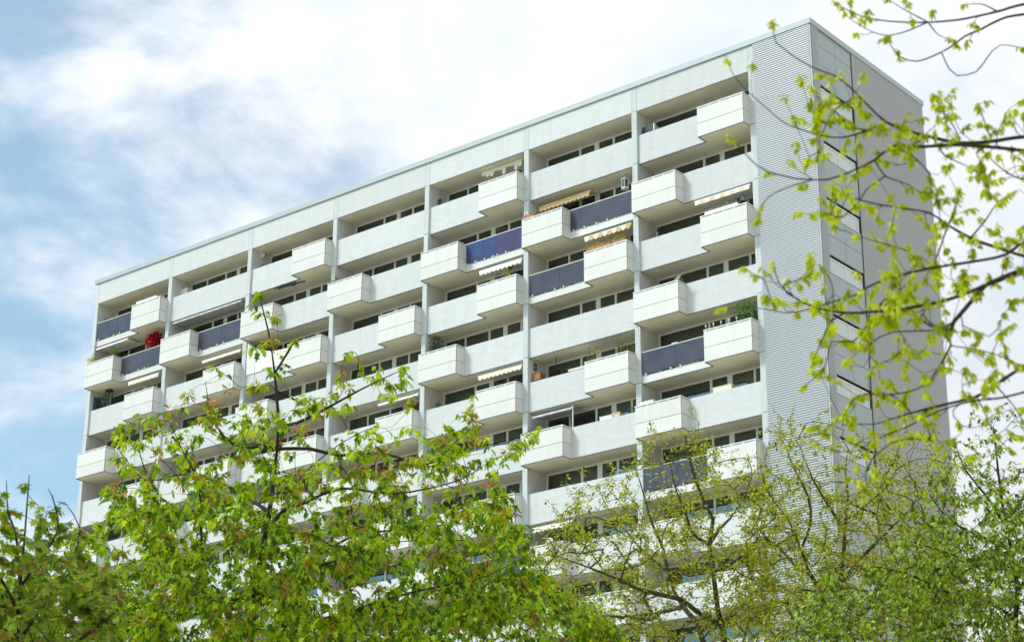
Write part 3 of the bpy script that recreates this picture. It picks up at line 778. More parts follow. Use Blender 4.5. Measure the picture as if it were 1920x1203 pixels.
box_thing('white_parasol_bag', 'white bundle showing above dark panels on the balcony with the dense bush', 'bundle', (1268,645), .4, 5, .3, .3, .2, 'white_cloth')
box_thing('garden_table', 'white table edge showing above the parapet between the brown crate and green plants', 'table', (1090,692), .5, 5, 1.2, .5, .06, 'white_plastic')
box_thing('dark_pot_stand', 'dark pot stand under the scalloped cream awning on a corner balcony', 'stand', (700-495,728), .6, 3, .4, .3, .2, 'black_metal')

# satellite dishes
def dish(px, Y, r, label, rad=.28, wall=None):
    c = place(px[0], px[1], Y)
    z0 = fl(r)
    root = empty('satellite_dish', (c[0], Y, z0)); tag(root, label, 'satellite dish')
    h = c[2]-z0
    m = MB(); n = 18; rings = 5; ax = unit(np.array([.35,-.85,.35])); hx = unit(np.cross(ax, np.array([0,0,1.0]))); hy = np.cross(hx, ax)
    for j in range(rings+1):
        rr = rad*j/rings
        for i in range(n):
            t = 2*math.pi*i/n; p = np.array([0,0,h])+hx*math.cos(t)*rr+hy*math.sin(t)*rr+ax*(.25*rr*rr/rad)
            m.v.append(tuple(p))
    for j in range(rings):
        for i in range(n):
            k = (i+1) % n; m.f.append((j*n+i, j*n+k, (j+1)*n+k, (j+1)*n+i))
    part('reflector', m, MT['white_plastic'], root, smooth=True)
    part('mast', MB().bar((0,.06,0), (0,.05,h-.02), .02), MT['rail'], root)
    e = np.array([0,0,h])+ax*rad*1.1
    part('feed_arm', MB().bar(tuple(np.array([0,0,h])-hy*rad), tuple(e), .01).bar(tuple(e), tuple(e-ax*.08), .03), MT['rail'], root)
dish((1031,1013), -.2, 8, 'small round satellite dish standing in a box under a cream awning', .16)
dish((491,480), .75, 1, 'round pale dish on a short mast by the partition of a top balcony', .2)

# pole that props the grey awning, and the seedling pole
def pole(pa, pb, Y, label, name, cat, mat='rail', r=.02):
    a = place(*pa, Y); b = place(*pb, Y)
    root = empty(name, (a[0], Y, a[2])); tag(root, label, cat)
    part('shaft', MB().bar((0,0,-.0), (b[0]-a[0], 0, b[2]-a[2]), r), MT[mat], root)
    part('foot', MB().lathe((0,0,-.02), [(r*2.2,0),(r*2.2,.03),(r*1.2,.05)], 8), MT[mat], root)
pole((1074,802), (1074,760), .18, 'slim metal pole holding up the end of the grey awning', 'awning_pole', 'pole', 'rail', .035)
pole((1116,682), (1115,648), .28, 'slender upright cane rising from a box among green plants', 'garden_cane', 'cane', 'wood', .015)
pole((1043,690), (1043,668), .5, 'thin dark rod standing behind a parapet near the square lantern', 'metal_rod', 'rod', 'black_metal', .02)

# white knobs along the rail of the box with the dense bush
xb = SIDES[(7,5)]
for i in range(5):
    t = .05+.16*i; o = empty('glass_ball_stake', (xb+BOXW*t, YB+.03, zj(5)+PT+.095))
    tag(o, 'white knob on a stake along the rail of the box with the dense bush', 'ornament', 'white knobs on the box rail')
    part('stake', MB().bar((0,0,-.001), (0,0,.16), .012), MT['rail'], o)
    part('knob', MB().lathe((0,0,.14), [(.01,0),(.035,.015),(.045,.045),(.035,.075),(.01,.09)], 8), MT['white_plastic'], o)

# privacy screen on the top balcony next to the end wall
sc_ = empty('privacy_screen', (GX[6]+CW+.35, .75, fl(1))); tag(sc_, 'dark glass privacy screen with a white post beside the partition of a top balcony', 'screen')
part('post', MB().box(.38, .43, -.38, -.33, 0, 1.85), MT['white_plastic'], sc_)
part('glass_panel', MB().box(-.30, .379, -.37, -.35, .08, 1.82), MT['solar'], sc_)
part('side_panel', MB().box(.39, .41, -.329, .5, .08, 1.80), MT['pale_sky'], sc_)
# trellis on the partition wall two storeys above the dense bush
tr_ = empty('wall_trellis', (GX[6]+CW+.02, .9, fl(4))); tag(tr_, 'white diamond trellis fixed to the partition wall behind a box with a pigeon', 'trellis')
for i in range(-4, 6):
    for s, nm in ((1,'slat'), (-1,'slat')):
        y0, z0 = i*.2, 0.7; L0 = 1.7
        pts = [(0, y0+ (t if s > 0 else .6-t)*1.0, z0+t*1.5) for t in (0, 1)]
        a, b = [np.array(p, float) for p in pts]
        def clipy(a, b):
            d = b-a; ts = [0., 1.]
            for lim, sg in ((-.5, 1), (.5, -1)):
                pass
            t0, t1 = 0., 1.
            if abs(d[1]) > 1e-6:
                ta, tb = sorted(((-.5-a[1])/d[1], (.5-a[1])/d[1])); t0, t1 = max(t0, ta), min(t1, tb)
            return (a+d*t0, a+d*t1) if t1-t0 > .08 else None
        q = clipy(a, b)
        if q: part('slat', MB().bar(tuple(q[0]+np.array([.012*s,0,0])), tuple(q[1]+np.array([.012*s,0,0])), .012, n=4), MT['white_plastic'], tr_)
# pigeon on the box rail
pg = empty('pigeon', (place(1271,526,YB)[0], YB+.03, zj(4)+PT+.095)); tag(pg, 'dark pigeon perched on the rail of a box by the trellis', 'bird')
m = MB(); n = 10
prof = [(-.20,.02,.03),(-.14,.035,.05),(-.06,.06,.085),(.02,.07,.10),(.08,.055,.115),(.11,.035,.15),(.13,.038,.185),(.155,.03,.195),(.175,.012,.19),(.20,.004,.185)]
for (x, rr, z) in prof:
    for i in range(n):
        t = 2*math.pi*i/n; m.v.append((x, rr*math.cos(t)*.85, z+rr*math.sin(t)))
for a in range(len(prof)-1):
    for i in range(n): m.f.append((a*n+i, a*n+(i+1) % n, (a+1)*n+(i+1) % n, (a+1)*n+i))
part('body', m, MT['grey_cloth'], pg, smooth=True)
part('leg', MB().bar((0,.02,-.002), (0,.02,.06), .006, n=5), MT['terracotta'], pg); part('leg', MB().bar((0,-.02,-.002), (0,-.02,.06), .006, n=5), MT['terracotta'], pg)

# white sheet draped along a parapet, sagging between its corners
def sheet():
    a = place(470, 652, .02); b = place(590, 655, .02); x0 = GX[2]+CW+.03; x1 = GX[2]+CW+CLEAR-BOXW-.05; z0 = zj(3)+PH
    root = empty('draped_sheet', ((x0+x1)/2, .06, z0)); tag(root, 'white sheet tied up at one end and sagging over a parapet', 'sheet')
    m = MB(); n = 24; q = 8
    for i in range(n+1):
        u = i/n; x = x0+(x1-x0)*u
        ztop = zj(2)-.08 if u == 0 else z0+.14+(zj(2)-.10-z0-.14)*(1-u)**3.0
        for j in range(q+1):
            t = j/q; y = .075-.03*math.sin(u*17+t*2)*(1-abs(2*t-1))
            m.v.append((x-(x0+x1)/2, y-.06, ztop+(z0-.75-ztop)*t-z0))
    for i in range(n):
        for j in range(q): k = i*(q+1)+j; m.f.append((k, k+q+1, k+q+2, k+1))
    part('cloth', m, MT['white_cloth'], root, smooth=True)
    part('cord', MB().bar((x0-(x0+x1)/2, .01, zj(2)-.10-z0), (x0-(x0+x1)/2-.0, .05, zj(2)+.004-z0), .008, n=4), MT['rail'], root)
sheet()
# washing line cloth under the storey below
c = place(545, 725, .9)
# peeled dark patch on the soffit of the third top box, a patch with a shape of its own
pr = random.Random(3); m = MB(); pts = []
ca = place(540, 541, .25)
for i in range(22):
    t = 2*math.pi*i/22; rr = 1+.35*pr.uniform(-1,1)
    pts.append((ca[0]+.95*rr*math.cos(t)+.5*math.sin(t), .42+.26*rr*math.sin(t), zj(1)-.004))
m.v += pts+[(p[0], p[1], p[2]+.0045) for p in pts]; n = len(pts)
m.f.append(tuple(range(n))); m.f += [(i, (i+1) % n, n+(i+1) % n, n+i) for i in range(n)]
tp('soffit_patch', m, MT['stain'])
# ------------------------------------------------------------------ trees
def smooth_path(P, step):
    """Catmull-Rom through the points, resampled to about step metres"""
    P = np.array(P, float)
    if len(P) < 3:
        n = max(2, int(np.linalg.norm(P[1]-P[0])/step)+1); t = np.linspace(0,1,n)[:,None]; return P[0]*(1-t)+P[1]*t
    Q = np.vstack([2*P[0]-P[1], P, 2*P[-1]-P[-2]]); out = []
    for i in range(1, len(Q)-2):
        p0, p1, p2, p3 = Q[i-1], Q[i], Q[i+1], Q[i+2]
        n = max(1, int(np.linalg.norm(p2-p1)/step))
        for t in np.arange(n)/n:
            out.append(.5*((2*p1)+(-p0+p2)*t+(2*p0-5*p1+4*p2-p3)*t*t+(-p0+3*p1-3*p2+p3)*t**3))
    out.append(P[-1]); return np.array(out)

class Tree:
    def __init__(s, seed, cap=60000):
        s.rg = np.random.default_rng(seed); s.P = np.zeros((cap,3)); s.par = np.full(cap, -1, int); s.n = 0; s.minr = np.zeros(cap); s.lvl = np.zeros(cap, int); s.tips = []
    def add(s, p, par, lvl, minr=0.0):
        i = s.n; s.P[i] = p; s.par[i] = par; s.lvl[i] = lvl; s.minr[i] = minr; s.n += 1; return i
    def limb(s, pts, par=None, lvl=0, r0=0., r1=0., step=.25):
        """polyline of world points; starts at the nearest node already there unless it is the first"""
        pts = [np.array(p, float) for p in pts]
        if s.n and par is None:
            par = int(np.argmin(((s.P[:s.n]-pts[0])**2).sum(1)))
        if par is not None: pts = [s.P[par].copy()]+(pts[1:] if np.linalg.norm(pts[0]-s.P[par]) < .25 else pts)
        Q = smooth_path(pts, step); idx = []
        start = 0
        if par is not None: start = 1
        for k in range(start, len(Q)):
            t = k/max(1, len(Q)-1); par = s.add(Q[k], par if par is not None else -1, lvl, r0+(r1-r0)*t); idx.append(par)
        return idx
    def dir(s, i):
        p = s.par[i]
        if p < 0: return np.array([0,0,1.0])
        d = s.P[i]-s.P[p]; return d/(np.linalg.norm(d)+1e-9)
    def colonize(s, A, lvl, step=.22, bend=.35, wob=.03, up=.0, back=1.0):
        """join every attraction point to the nearest wood by a bent twig"""
        A = np.array(A)
        d0 = np.array([np.min(((s.P[:s.n]-a)**2).sum(1)) for a in A]); ends = []
        for a in A[np.argsort(d0)]:
            d2 = np.sqrt(((s.P[:s.n]-a)**2).sum(1))
            # prefer wood that lies below the point, so that twigs lead upwards and outwards
            cost = d2+np.maximum(0, s.P[:s.n,2]-a[2])*back
            j = int(np.argmin(cost)); d = d2[j]
            if d < .05: ends.append(j); continue
            n = max(1, int(d/step)); c = s.P[j]+s.dir(j)*d*bend+np.array([0,0,up*d]); par = j
            for k in range(1, n+1):
                t = k/n; q = (1-t)**2*s.P[j]+2*t*(1-t)*c+t*t*a
                if k < n: q = q+s.rg.normal(size=3)*wob
                par = s.add(q, par, lvl)
            ends.append(par)
        return ends
    def radii(s, tip, e=2.3):
        r = np.zeros(s.n); acc = np.zeros(s.n)
        for i in range(s.n-1, -1, -1):
            v = max(acc[i], tip**e); r[i] = max(v**(1/e), s.minr[i])
            if s.par[i] >= 0: acc[s.par[i]] += v
        for i in range(s.n):                    # never thicker than its parent
            if s.par[i] >= 0: r[i] = min(r[i], r[s.par[i]])
        s.r = r
    def tubes(s, name, sel, origin, sides=5):
        """swept tubes for the nodes in sel (boolean)"""
        kids = [[] for _ in range(s.n)]
        for i in range(s.n):
            if s.par[i] >= 0: kids[s.par[i]].append(i)
        main = [max(k, key=lambda c: s.r[c]) if k else -1 for k in kids]
        V = []; F = []; ang = np.arange(sides)*2*math.pi/sides; ca, sa = np.cos(ang), np.sin(ang); nv = 0
        done = np.zeros(s.n, bool)
        for i in range(s.n):
            if not sel[i] or done[i]: continue
            p = s.par[i]; chain = []
            if p >= 0: chain.append((s.P[p], min(s.r[p], s.r[i]*1.25)))
            j = i
            while j >= 0 and sel[j] and not done[j]:
                chain.append((s.P[j], s.r[j])); done[j] = True; j = main[j]
            if len(chain) < 2: continue
            C = np.array([c[0] for c in chain]); R = np.array([c[1] for c in chain]); R[-1] *= .7
            T = np.gradient(C, axis=0); T = unit(T)
            h = np.array([0.3,0.5,.8]); U = unit(np.cross(T, h)); W = np.cross(T, U)
            ring = C[:,None,:]+R[:,None,None]*(ca[None,:,None]*U[:,None,:]+sa[None,:,None]*W[:,None,:])
            m = len(C); V.append(ring.reshape(-1,3)-origin)
            base = nv+np.arange(m-1)[:,None]*sides; a = np.arange(sides)[None,:]; b = (np.arange(sides)+1)[None,:] % sides
            F.append(np.stack([base+a, base+b, base+sides+b, base+sides+a], -1).reshape(-1,4)); nv += m*sides
        me = bpy.data.meshes.new(name)
        if not V: return me
        V = np.concatenate(V); F = np.concatenate(F)
        me.vertices.add(len(V)); me.vertices.foreach_set('co', V.astype(np.float32).ravel())
        me.loops.add(F.size); me.loops.foreach_set('vertex_index', F.astype(np.int32).ravel())
        me.polygons.add(len(F)); me.polygons.foreach_set('loop_start', (np.arange(len(F))*4).astype(np.int32)); me.polygons.foreach_set('loop_total', np.full(len(F),4,np.int32))
        me.polygons.foreach_set('use_smooth', np.ones(len(F), bool)); me.update(calc_edges=True)
        return me

def in_poly(x, y, poly):
    c = False; n = len(poly)
    for i in range(n):
        x1, y1 = poly[i]; x2, y2 = poly[(i+1) % n]
        if (y1 > y) != (y2 > y) and x < (x2-x1)*(y-y1)/(y2-y1)+x1: c = not c
    return c
def crown_points(rg, poly, n, depth, half, cx, wx, dens):
    """points through a crown whose outline is known from one side and whose depth is that of a round crown"""
    xs = [p[0] for p in poly]; ys = [p[1] for p in poly]; out = []
    while len(out) < n:
        x = rg.uniform(min(xs), max(xs)); y = rg.uniform(min(ys), max(ys))
        if not in_poly(x, y, poly) or rg.random() > dens(x, y): continue
        hd = half*math.sqrt(max(.06, 1-((x-cx)/wx)**2))
        out.append(at_depth(x, y, depth+rg.uniform(-1,1)*hd))
    return np.array(out)
def spray(rg, tips, dirs, per, lsize, spread, cols, droop=.7, colw=None, tuft=0.0, tuft_cols=None):
    """clusters of leaves round twig ends: returns leaf arrays and tuft arrays"""
    n = len(tips)*per; pos = np.repeat(tips, per, axis=0); dd = np.repeat(dirs, per, axis=0)
    o = rand_dirs(rg, n); t = rg.random((n,1))
    pos = pos-dd*t*spread*1.6+o*spread*.35*rg.random((n,1))
    d = unit(o*np.array([1,1,.5])+np.array([0,0,-droop])+dd*.35)
    nr = unit(np.array([0,0,1.0])+o*.9+rg.normal(size=(n,3))*.35)
    size = lsize*rg.uniform(.55,1.25,n)
    ci = rg.choice(len(cols), n, p=colw); shade = np.repeat(rg.uniform(.75,1.2,(len(tips),1)), per, axis=0)
    col = np.array(cols)[ci]*shade*rg.uniform(.85,1.15,(n,1))
    return pos, d, nr, size, col

def finish(name, label, tr, base, leafsets, bark, tip, trunk_sel, limb_sel, group=None, cat='tree', sides=6, leafm='leaf'):
    base = np.array(base, float)
    root = empty(name, tuple(base)); tag(root, label, cat, group)
    tr.radii(tip)
    n = tr.n; lv = tr.lvl[:n]
    link('trunk', tr.tubes('trunk', lv == 0, base, 10), MT[bark], root)
    if (lv == 1).any(): link('limb', tr.tubes('limb', lv == 1, base, 7), MT[bark], root)
    cr = link('crown', tr.tubes('crown', lv >= 2, base, 4), MT[bark], root)
    for nm, tm, arr in leafsets:
        p, d, nr, sz, co = arr
        o = link(nm, leaf_mesh(nm, tm, p-base, d, nr, sz, co), MT[leafm], cr)
        o['kind'] = 'stuff'
    return root
def base_under(px, py, depth):
    p = at_depth(px, py, depth); return np.array([p[0], p[1], 0.0])
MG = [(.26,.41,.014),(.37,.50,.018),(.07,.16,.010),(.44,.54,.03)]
MB_ = [(.38,.16,.03),(.46,.24,.07),(.28,.12,.03)]

DROOP_T = (MAPLE_T[0]*np.array([.74,1.08,1.7]), MAPLE_T[1])
# ---- the maple in front of the block
def maple_left():
    dp = 32.0; A = lambda x, y, d=0.0: at_depth(x, y, dp+d)
    tr = Tree(21); rg = tr.rg
    b = base_under(440, 1203, dp)
    tr.limb([b-np.array([0,0,.15]), b+np.array([.1,.05,2.0]), A(455,1420), A(462,1300), A(470,1203), A(476,1130), A(490,1040), A(505,960), A(515,880), A(522,800), A(515,700), A(503,620), A(486,556)], r0=.15, r1=.009, lvl=0)
    for pts in ([(522,800),(555,793,-.3),(603,770,-.6),(680,728,-.9),(760,690,-1.1)],
                [(524,842),(582,841,.4),(635,853,.8),(720,850,1.3),(800,870,1.7),(880,835,2.0),(945,832,2.2),(1005,800,2.3)],
                [(521,845),(489,835,-.4),(444,838,-.8),(400,790,-1.2),(385,715,-1.3)],
                [(503,985),(532,955,-.5),(564,945,-.9),(640,915,-1.4),(740,925,-1.9),(860,900,-2.3),(925,860,-2.5)],
                [(476,1130),(420,1120,-.6),(384,1132,-.9),(378,1020,-1.1),(373,912,-1.2),(345,850,-1.3),(318,790,-1.3)],
                [(476,1130),(360,1150,.8),(258,1140,1.4),(188,1140,1.8),(120,1110,2.0),(40,1090,2.2)],
                [(468,1230),(570,1174,-.9),(664,1143,-1.6),(767,1111,-2.2),(855,1093,-2.6),(913,1079,-2.8),(990,1040,-2.9)],
                [(490,1040),(440,1000,.9),(380,980,1.6),(300,930,2.1),(262,850,2.3),(262,790,2.3)],
                [(500,970),(460,930,.5),(400,900,1.0),(330,890,1.6),(270,900,2.0),(215,830,2.2)],
                [(462,1290),(600,1240,.9),(760,1200,1.8),(900,1170,2.4),(1040,1150,2.8),(1140,1165,3.0)],
                [(455,1400),(330,1300,-.8),(200,1240,-1.6),(60,1200,-2.2),(-60,1150,-2.6)],
                [(517,730),(545,745,.3),(590,770,.5)], [(508,650),(490,640,-.1),(470,655,-.2)], [(515,700),(540,660,.15),(552,640,.2)],
                [(476,1130),(560,1070,1.2),(650,1010,2.0),(760,990,2.5),(870,980,2.8),(960,960,3.0)],
                [(480,1090),(520,1080,-1.2),(600,1060,-2.0),(720,1020,-2.6),(820,1010,-3.0)],
                [(490,1040),(520,1000,1.6),(560,900,2.4),(640,830,2.6),(700,800,2.7)]):
        tr.limb([A(*p) for p in pts], lvl=1, r0=.034, r1=.005)
    poly = [(-140,1500),(-140,1120),(60,1040),(150,1000),(172,950),(205,880),(212,800),(262,770),(305,790),(335,760),(382,695),(400,690),(430,740),(462,740),(470,650),(476,548),(500,556),(545,636),(560,700),(610,740),(660,655),(690,705),(762,684),(778,760),(805,806),(870,796),(888,728),(903,765),(930,850),(1012,795),(1000,832),(945,900),(985,960),(1000,1060),(1050,1100),(1110,1130),(1160,1170),(1160,1300),(900,1500)]
    def dens(x, y):
        if y < 640: return .10
        e = .06+.22*min(1, (y-640)/170.)+.70*min(1, max(0, (y-810)/190.))
        if x > 760: e *= .9+.1*min(1, max(0, (y-900)/200.))
        if y > 1230: e *= .35
        nz = math.sin(x*.021+y*.013)+math.sin(x*.037-y*.029+1.3)+math.sin(y*.045+x*.008+.7)
        return e*(1.0 if nz > -.3 else .45)
    pts = crown_points(rg, poly, 3000, dp, 3.6, 480, 720, dens)
    extra = [A(x, y, rg.uniform(-.5,.5)) for x, y in ((484,552),(480,590),(500,640),(472,655),(548,640),(585,745),(560,770),(660,658),(700,710),(762,688),(735,720),(640,700),(612,760),(396,684),(380,720),(420,735),(318,770),(304,800),(262,770),(258,830),(212,805),(222,860),(888,735),(893,775),(1008,800),(985,812),(930,872),(840,800),(870,812),(500,690),(530,700),(505,720),(1100,1135),(1150,1165))]
    ends = tr.colonize(np.vstack([pts, extra]), 2, .2, .35, .025, up=.06, back=.8)
    T = tr.P[ends]; Dr = np.array([tr.dir(i) for i in ends])
    k = rg.random(len(T)) < .80
    s1 = spray(rg, T[k], Dr[k], 11, .115, .20, MG, .75, [.32,.32,.18,.18])
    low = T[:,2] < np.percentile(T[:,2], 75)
    s1b = spray(rg, T[low], Dr[low], 7, .11, .36, MG, .75, [.28,.20,.45,.07])  # larger share of dark leaves low down, crown shade put into their colour
    # brownish flower tufts
    kt = rg.random(len(T)) < .17
    tp_, td = T[kt], Dr[kt]; per = 26; nn = len(tp_)*per
    o = rand_dirs(rg, nn)
    pos = np.repeat(tp_, per, 0)-np.repeat(td, per, 0)*.10+o*.05
    s2 = (pos, unit(o+np.array([0,0,-.5])), rand_dirs(rg, nn), rg.uniform(.06,.13,nn), np.array(MB_)[rg.integers(0,3,nn)]*rg.uniform(.8,1.25,(nn,1)))
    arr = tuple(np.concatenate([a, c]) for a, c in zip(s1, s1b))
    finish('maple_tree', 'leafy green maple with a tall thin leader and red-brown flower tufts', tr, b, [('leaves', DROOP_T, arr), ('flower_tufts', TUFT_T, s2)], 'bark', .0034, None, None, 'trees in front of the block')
maple_left()

# ---- the maple at the right edge
def maple_right():
    dp = 34.0; A = lambda x, y, d=0.0: at_depth(x, y, dp+d)
    tr = Tree(33); rg = tr.rg
    b = base_under(1925, 1203, dp)
    tr.limb([b-np.array([0,0,.15]), b+np.array([0,0,2.5]), A(1915,1400), A(1908,1260), A(1904,1160), A(1908,1108), A(1897,1032), A(1886,983), A(1876,920), A(1868,850), A(1862,800)], r0=.17, r1=.012)
    for pts in ([(1904,1160),(1840,1120,-.6),(1780,1110,-1.2),(1700,1075,-1.8),(1620,1060,-2.2),(1550,1065,-2.5)],
                [(1908,1240),(1820,1210,.8),(1720,1180,1.5),(1600,1150,2.0),(1520,1120,2.3)],
                [(1897,1032),(1850,1010,.6),(1790,980,1.2),(1745,930,1.5),(1740,870,1.6)],
                [(1890,1000),(1850,930,-.5),(1810,880,-.8),(1790,830,-1.0)],
                [(1886,983),(1920,930,.4),(1960,880,.7),(1990,840,.9)],
                [(1900,1090),(1960,1040,-.7),(2040,1000,-1.2),(2110,980,-1.5)],
                [(1904,1180),(1980,1150,.9),(2070,1120,1.6),(2160,1110,2.0)],
                [(1912,1330),(1800,1290,-.9),(1680,1250,-1.8),(1560,1220,-2.4),(1490,1170,-2.7)],
                [(1897,1040),(1830,1050,-1.2),(1760,1030,-2.0),(1690,1010,-2.4)]):
        tr.limb([A(*p) for p in pts], lvl=1, r0=.034, r1=.005)
    poly = [(1400,1500),(1440,1230),(1490,1130),(1530,1085),(1590,1060),(1650,1030),(1690,985),(1735,910),(1730,860),(1785,830),(1790,790),(1830,765),(1900,745),(2000,760),(2140,900),(2250,1100),(2250,1400),(2100,1500)]
    def dens(x, y):
        e = .10+.30*min(1, max(0, (y-800)/150.))+.60*min(1, max(0, (y-930)/140.))
        if y > 1230: e *= .35
        if x > 1940: e *= .7
        if x < 1680: e *= .55
        nz = math.sin(x*.023+y*.015)+math.sin(x*.041-y*.027+.3)+math.sin(y*.043+x*.009+1.7)
        return e*(1.0 if nz > -.4 else .5)
    pts = crown_points(rg, poly, 2900, dp, 3.4, 1860, 480, dens)
    ends = tr.colonize(pts, 2, .2, .35, .025, up=.06, back=.8)
    T = tr.P[ends]; Dr = np.array([tr.dir(i) for i in ends])
    MG2 = [(.21,.34,.016),(.31,.44,.025),(.07,.13,.010),(.46,.55,.16)]
    s1 = spray(rg, T, Dr, 11, .080, .28, MG2, .65, [.28,.22,.38,.12])
    kt = rg.random(len(T)) < .30; tp_, td = T[kt], Dr[kt]; per = 10; nn = len(tp_)*per; o = rand_dirs(rg, nn)
    s2 = (np.repeat(tp_, per, 0)-np.repeat(td, per, 0)*.10+o*.05, unit(o+np.array([0,0,-.5])), rand_dirs(rg, nn), rg.uniform(.04,.08,nn), np.array(MB_)[rg.integers(0,3,nn)]*rg.uniform(.7,1.1,(nn,1)))
    finish('maple_tree', 'dense dark green maple standing before the ribbed end wall', tr, b, [('leaves', DROOP_T, s1), ('flower_tufts', TUFT_T, s2)], 'bark', .0034, None, None, 'trees in front of the block')
maple_right()

# ---- two plane trees, barely in leaf, with hanging seed balls
YL = [(.37,.43,.03),(.28,.33,.03),(.50,.52,.07),(.24,.17,.04)]
def plane_tree(seed, label, dp, bpx, trunk, limbs, poly, n, cx, wx, half, dens, leafn=11):
    A = lambda x, y, d=0.0: at_depth(x, y, dp+d)
    tr = Tree(seed); rg = tr.rg; b = base_under(*bpx, dp)
    tr.limb([b-np.array([0,0,.15]), b+np.array([0,0,3.0])]+[A(*p) for p in trunk], r0=.17, r1=.03)
    for pts in limbs: tr.limb([A(*p) for p in pts], lvl=1, r0=.05, r1=.008)
    pts = crown_points(rg, poly, n, dp, half, cx, wx, dens)
    first = tr.colonize(pts[:n//3], 2, .25, .45, .05, up=.02, back=.5)
    ends = first+tr.colonize(pts[n//3:], 2, .2, .4, .04, up=.02, back=.4)
    # short crooked spur twigs
    sp = tr.P[ends]+rg.normal(size=(len(ends),3))*.28
    ends += tr.colonize(sp, 3, .14, .3, .03, back=.2)
    T = tr.P[ends]; Dr = np.array([tr.dir(i) for i in ends])
    s1 = spray(rg, T, Dr, leafn, .082, .24, YL, .1, [.36,.30,.18,.16])
    root = finish('plane_tree', label, tr, b, [('leaves', LEAF_T, s1)], 'bark_green', .0048, None, None, 'trees in front of the block')
    # seed balls on their strings
    k = rg.choice(len(T), 110, replace=False); m = MB()
    for p in T[k]-b:
        h = rg.uniform(.07,.16); c = p-np.array([0,0,h]); m.bar(tuple(p), tuple(c), .003, n=3)
        m.lathe(tuple(c-np.array([0,0,.03])), [(.006,0),(.022,.008),(.03,.03),(.022,.052),(.006,.06)], 6)
    o = part('seed_balls', m, MT['black_metal'], root); o['kind'] = 'stuff'
def densA(x, y):
    e = .35+.65*min(1, max(0, (y-860)/200.)); 
    if y > 1230: e *= .4
    return e*(1 if math.sin(x*.03+y*.02)+math.sin(x*.05-y*.04) > -.5 else .45)
plane_tree(51, 'sparse plane tree with mossy forked trunk and hanging seed balls before the balconies', 46.0, (1352,1203),
    [(1352,1420),(1356,1300),(1358,1202),(1346,1143),(1337,1070),(1330,1020),(1337,973),(1323,947),(1308,909),(1295,870),(1285,820)],
    [[(1345,1179),(1311,1149,-.5),(1276,1123,-.9),(1237,1114,-1.3),(1193,1102,-1.7),(1164,1088,-2.0),(1129,1073,-2.2),(1082,1055,-2.4),(1040,1040,-2.5)],
     [(1356,1270),(1317,1199,.4),(1308,1170,.6),(1281,1137,.9),(1264,1108,1.1),(1252,1073,1.2),(1208,1035,1.5),(1173,994,1.7),(1143,958,1.9),(1120,910,2.0)],
     [(1252,1073,1.2),(1243,1026,1.3),(1223,982,1.4),(1205,920,1.5),(1190,870,1.5)],
     [(1332,1010),(1350,990,.5),(1370,970,.8),(1395,930,1.0),(1410,890,1.1)],
     [(1330,1020),(1300,1000,-.6),(1285,960,-1.0),(1262,900,-1.2),(1255,840,-1.3)],
     [(1337,1070),(1380,1050,-.8),(1420,1010,-1.2),(1440,960,-1.4)],
     [(1350,1160),(1400,1130,.9),(1440,1100,1.4)], [(1281,1137,.9),(1230,1150,1.6),(1180,1180,2.2),(1120,1185,2.6),(1060,1170,2.9)]],
    [(1000,1420),(985,1130),(1010,1040),(1055,950),(1090,880),(1125,862),(1165,880),(1200,830),(1262,795),(1305,785),(1352,805),(1402,830),(1450,880),(1470,1000),(1450,1250),(1440,1420)], 1300, 1250, 330, 3.0, densA)
def densB(x, y):
    e = .30+.70*min(1, max(0, (y-840)/180.))
    if y > 1200: e *= .4
    return e*(1 if math.sin(x*.027+y*.021)+math.sin(x*.05-y*.036+1) > -.5 else .45)
plane_tree(57, 'sparse plane tree with thin yellow-green leaves against the ribbed end wall', 44.0, (1560,1203),
    [(1560,1420),(1562,1300),(1564,1203),(1572,1120),(1581,1047),(1584,995),(1586,972)],
    [[(1586,972),(1609,961,.4),(1633,938,.8),(1660,915,1.0),(1680,880,1.1)], [(1584,990),(1565,965,-.4),(1543,931,-.7),(1525,900,-.9),(1505,850,-1.0)],
     [(1570,1140),(1520,1077,-.7),(1502,1029,-1.1),(1479,976,-1.4),(1456,946,-1.5),(1438,919,-1.6),(1425,870,-1.7)],
     [(1520,1085,-.7),(1483,1051,.3),(1456,1021,.6),(1400,991,1.0)], [(1502,1029,-1.1),(1520,980,-1.3),(1515,930,-1.4),(1490,880,-1.5),(1470,830,-1.5)],
     [(1566,1190),(1650,1120,.8),(1720,1080,1.4),(1754,1043,1.7),(1731,957,1.9),(1709,900,2.0),(1700,850,2.0)],
     [(1731,957,1.9),(1755,920,2.1),(1770,880,2.2)], [(1575,1090),(1620,1040,-1.0),(1660,1000,-1.5),(1690,970,-1.8)], [(1584,990),(1590,930,.6),(1585,880,.9),(1590,840,1.0)]],
    [(1390,1420),(1400,1000),(1405,850),(1425,805),(1500,775),(1600,815),(1700,800),(1785,850),(1800,950),(1790,1150),(1720,1420)], 1400, 1590, 260, 2.8, densB)

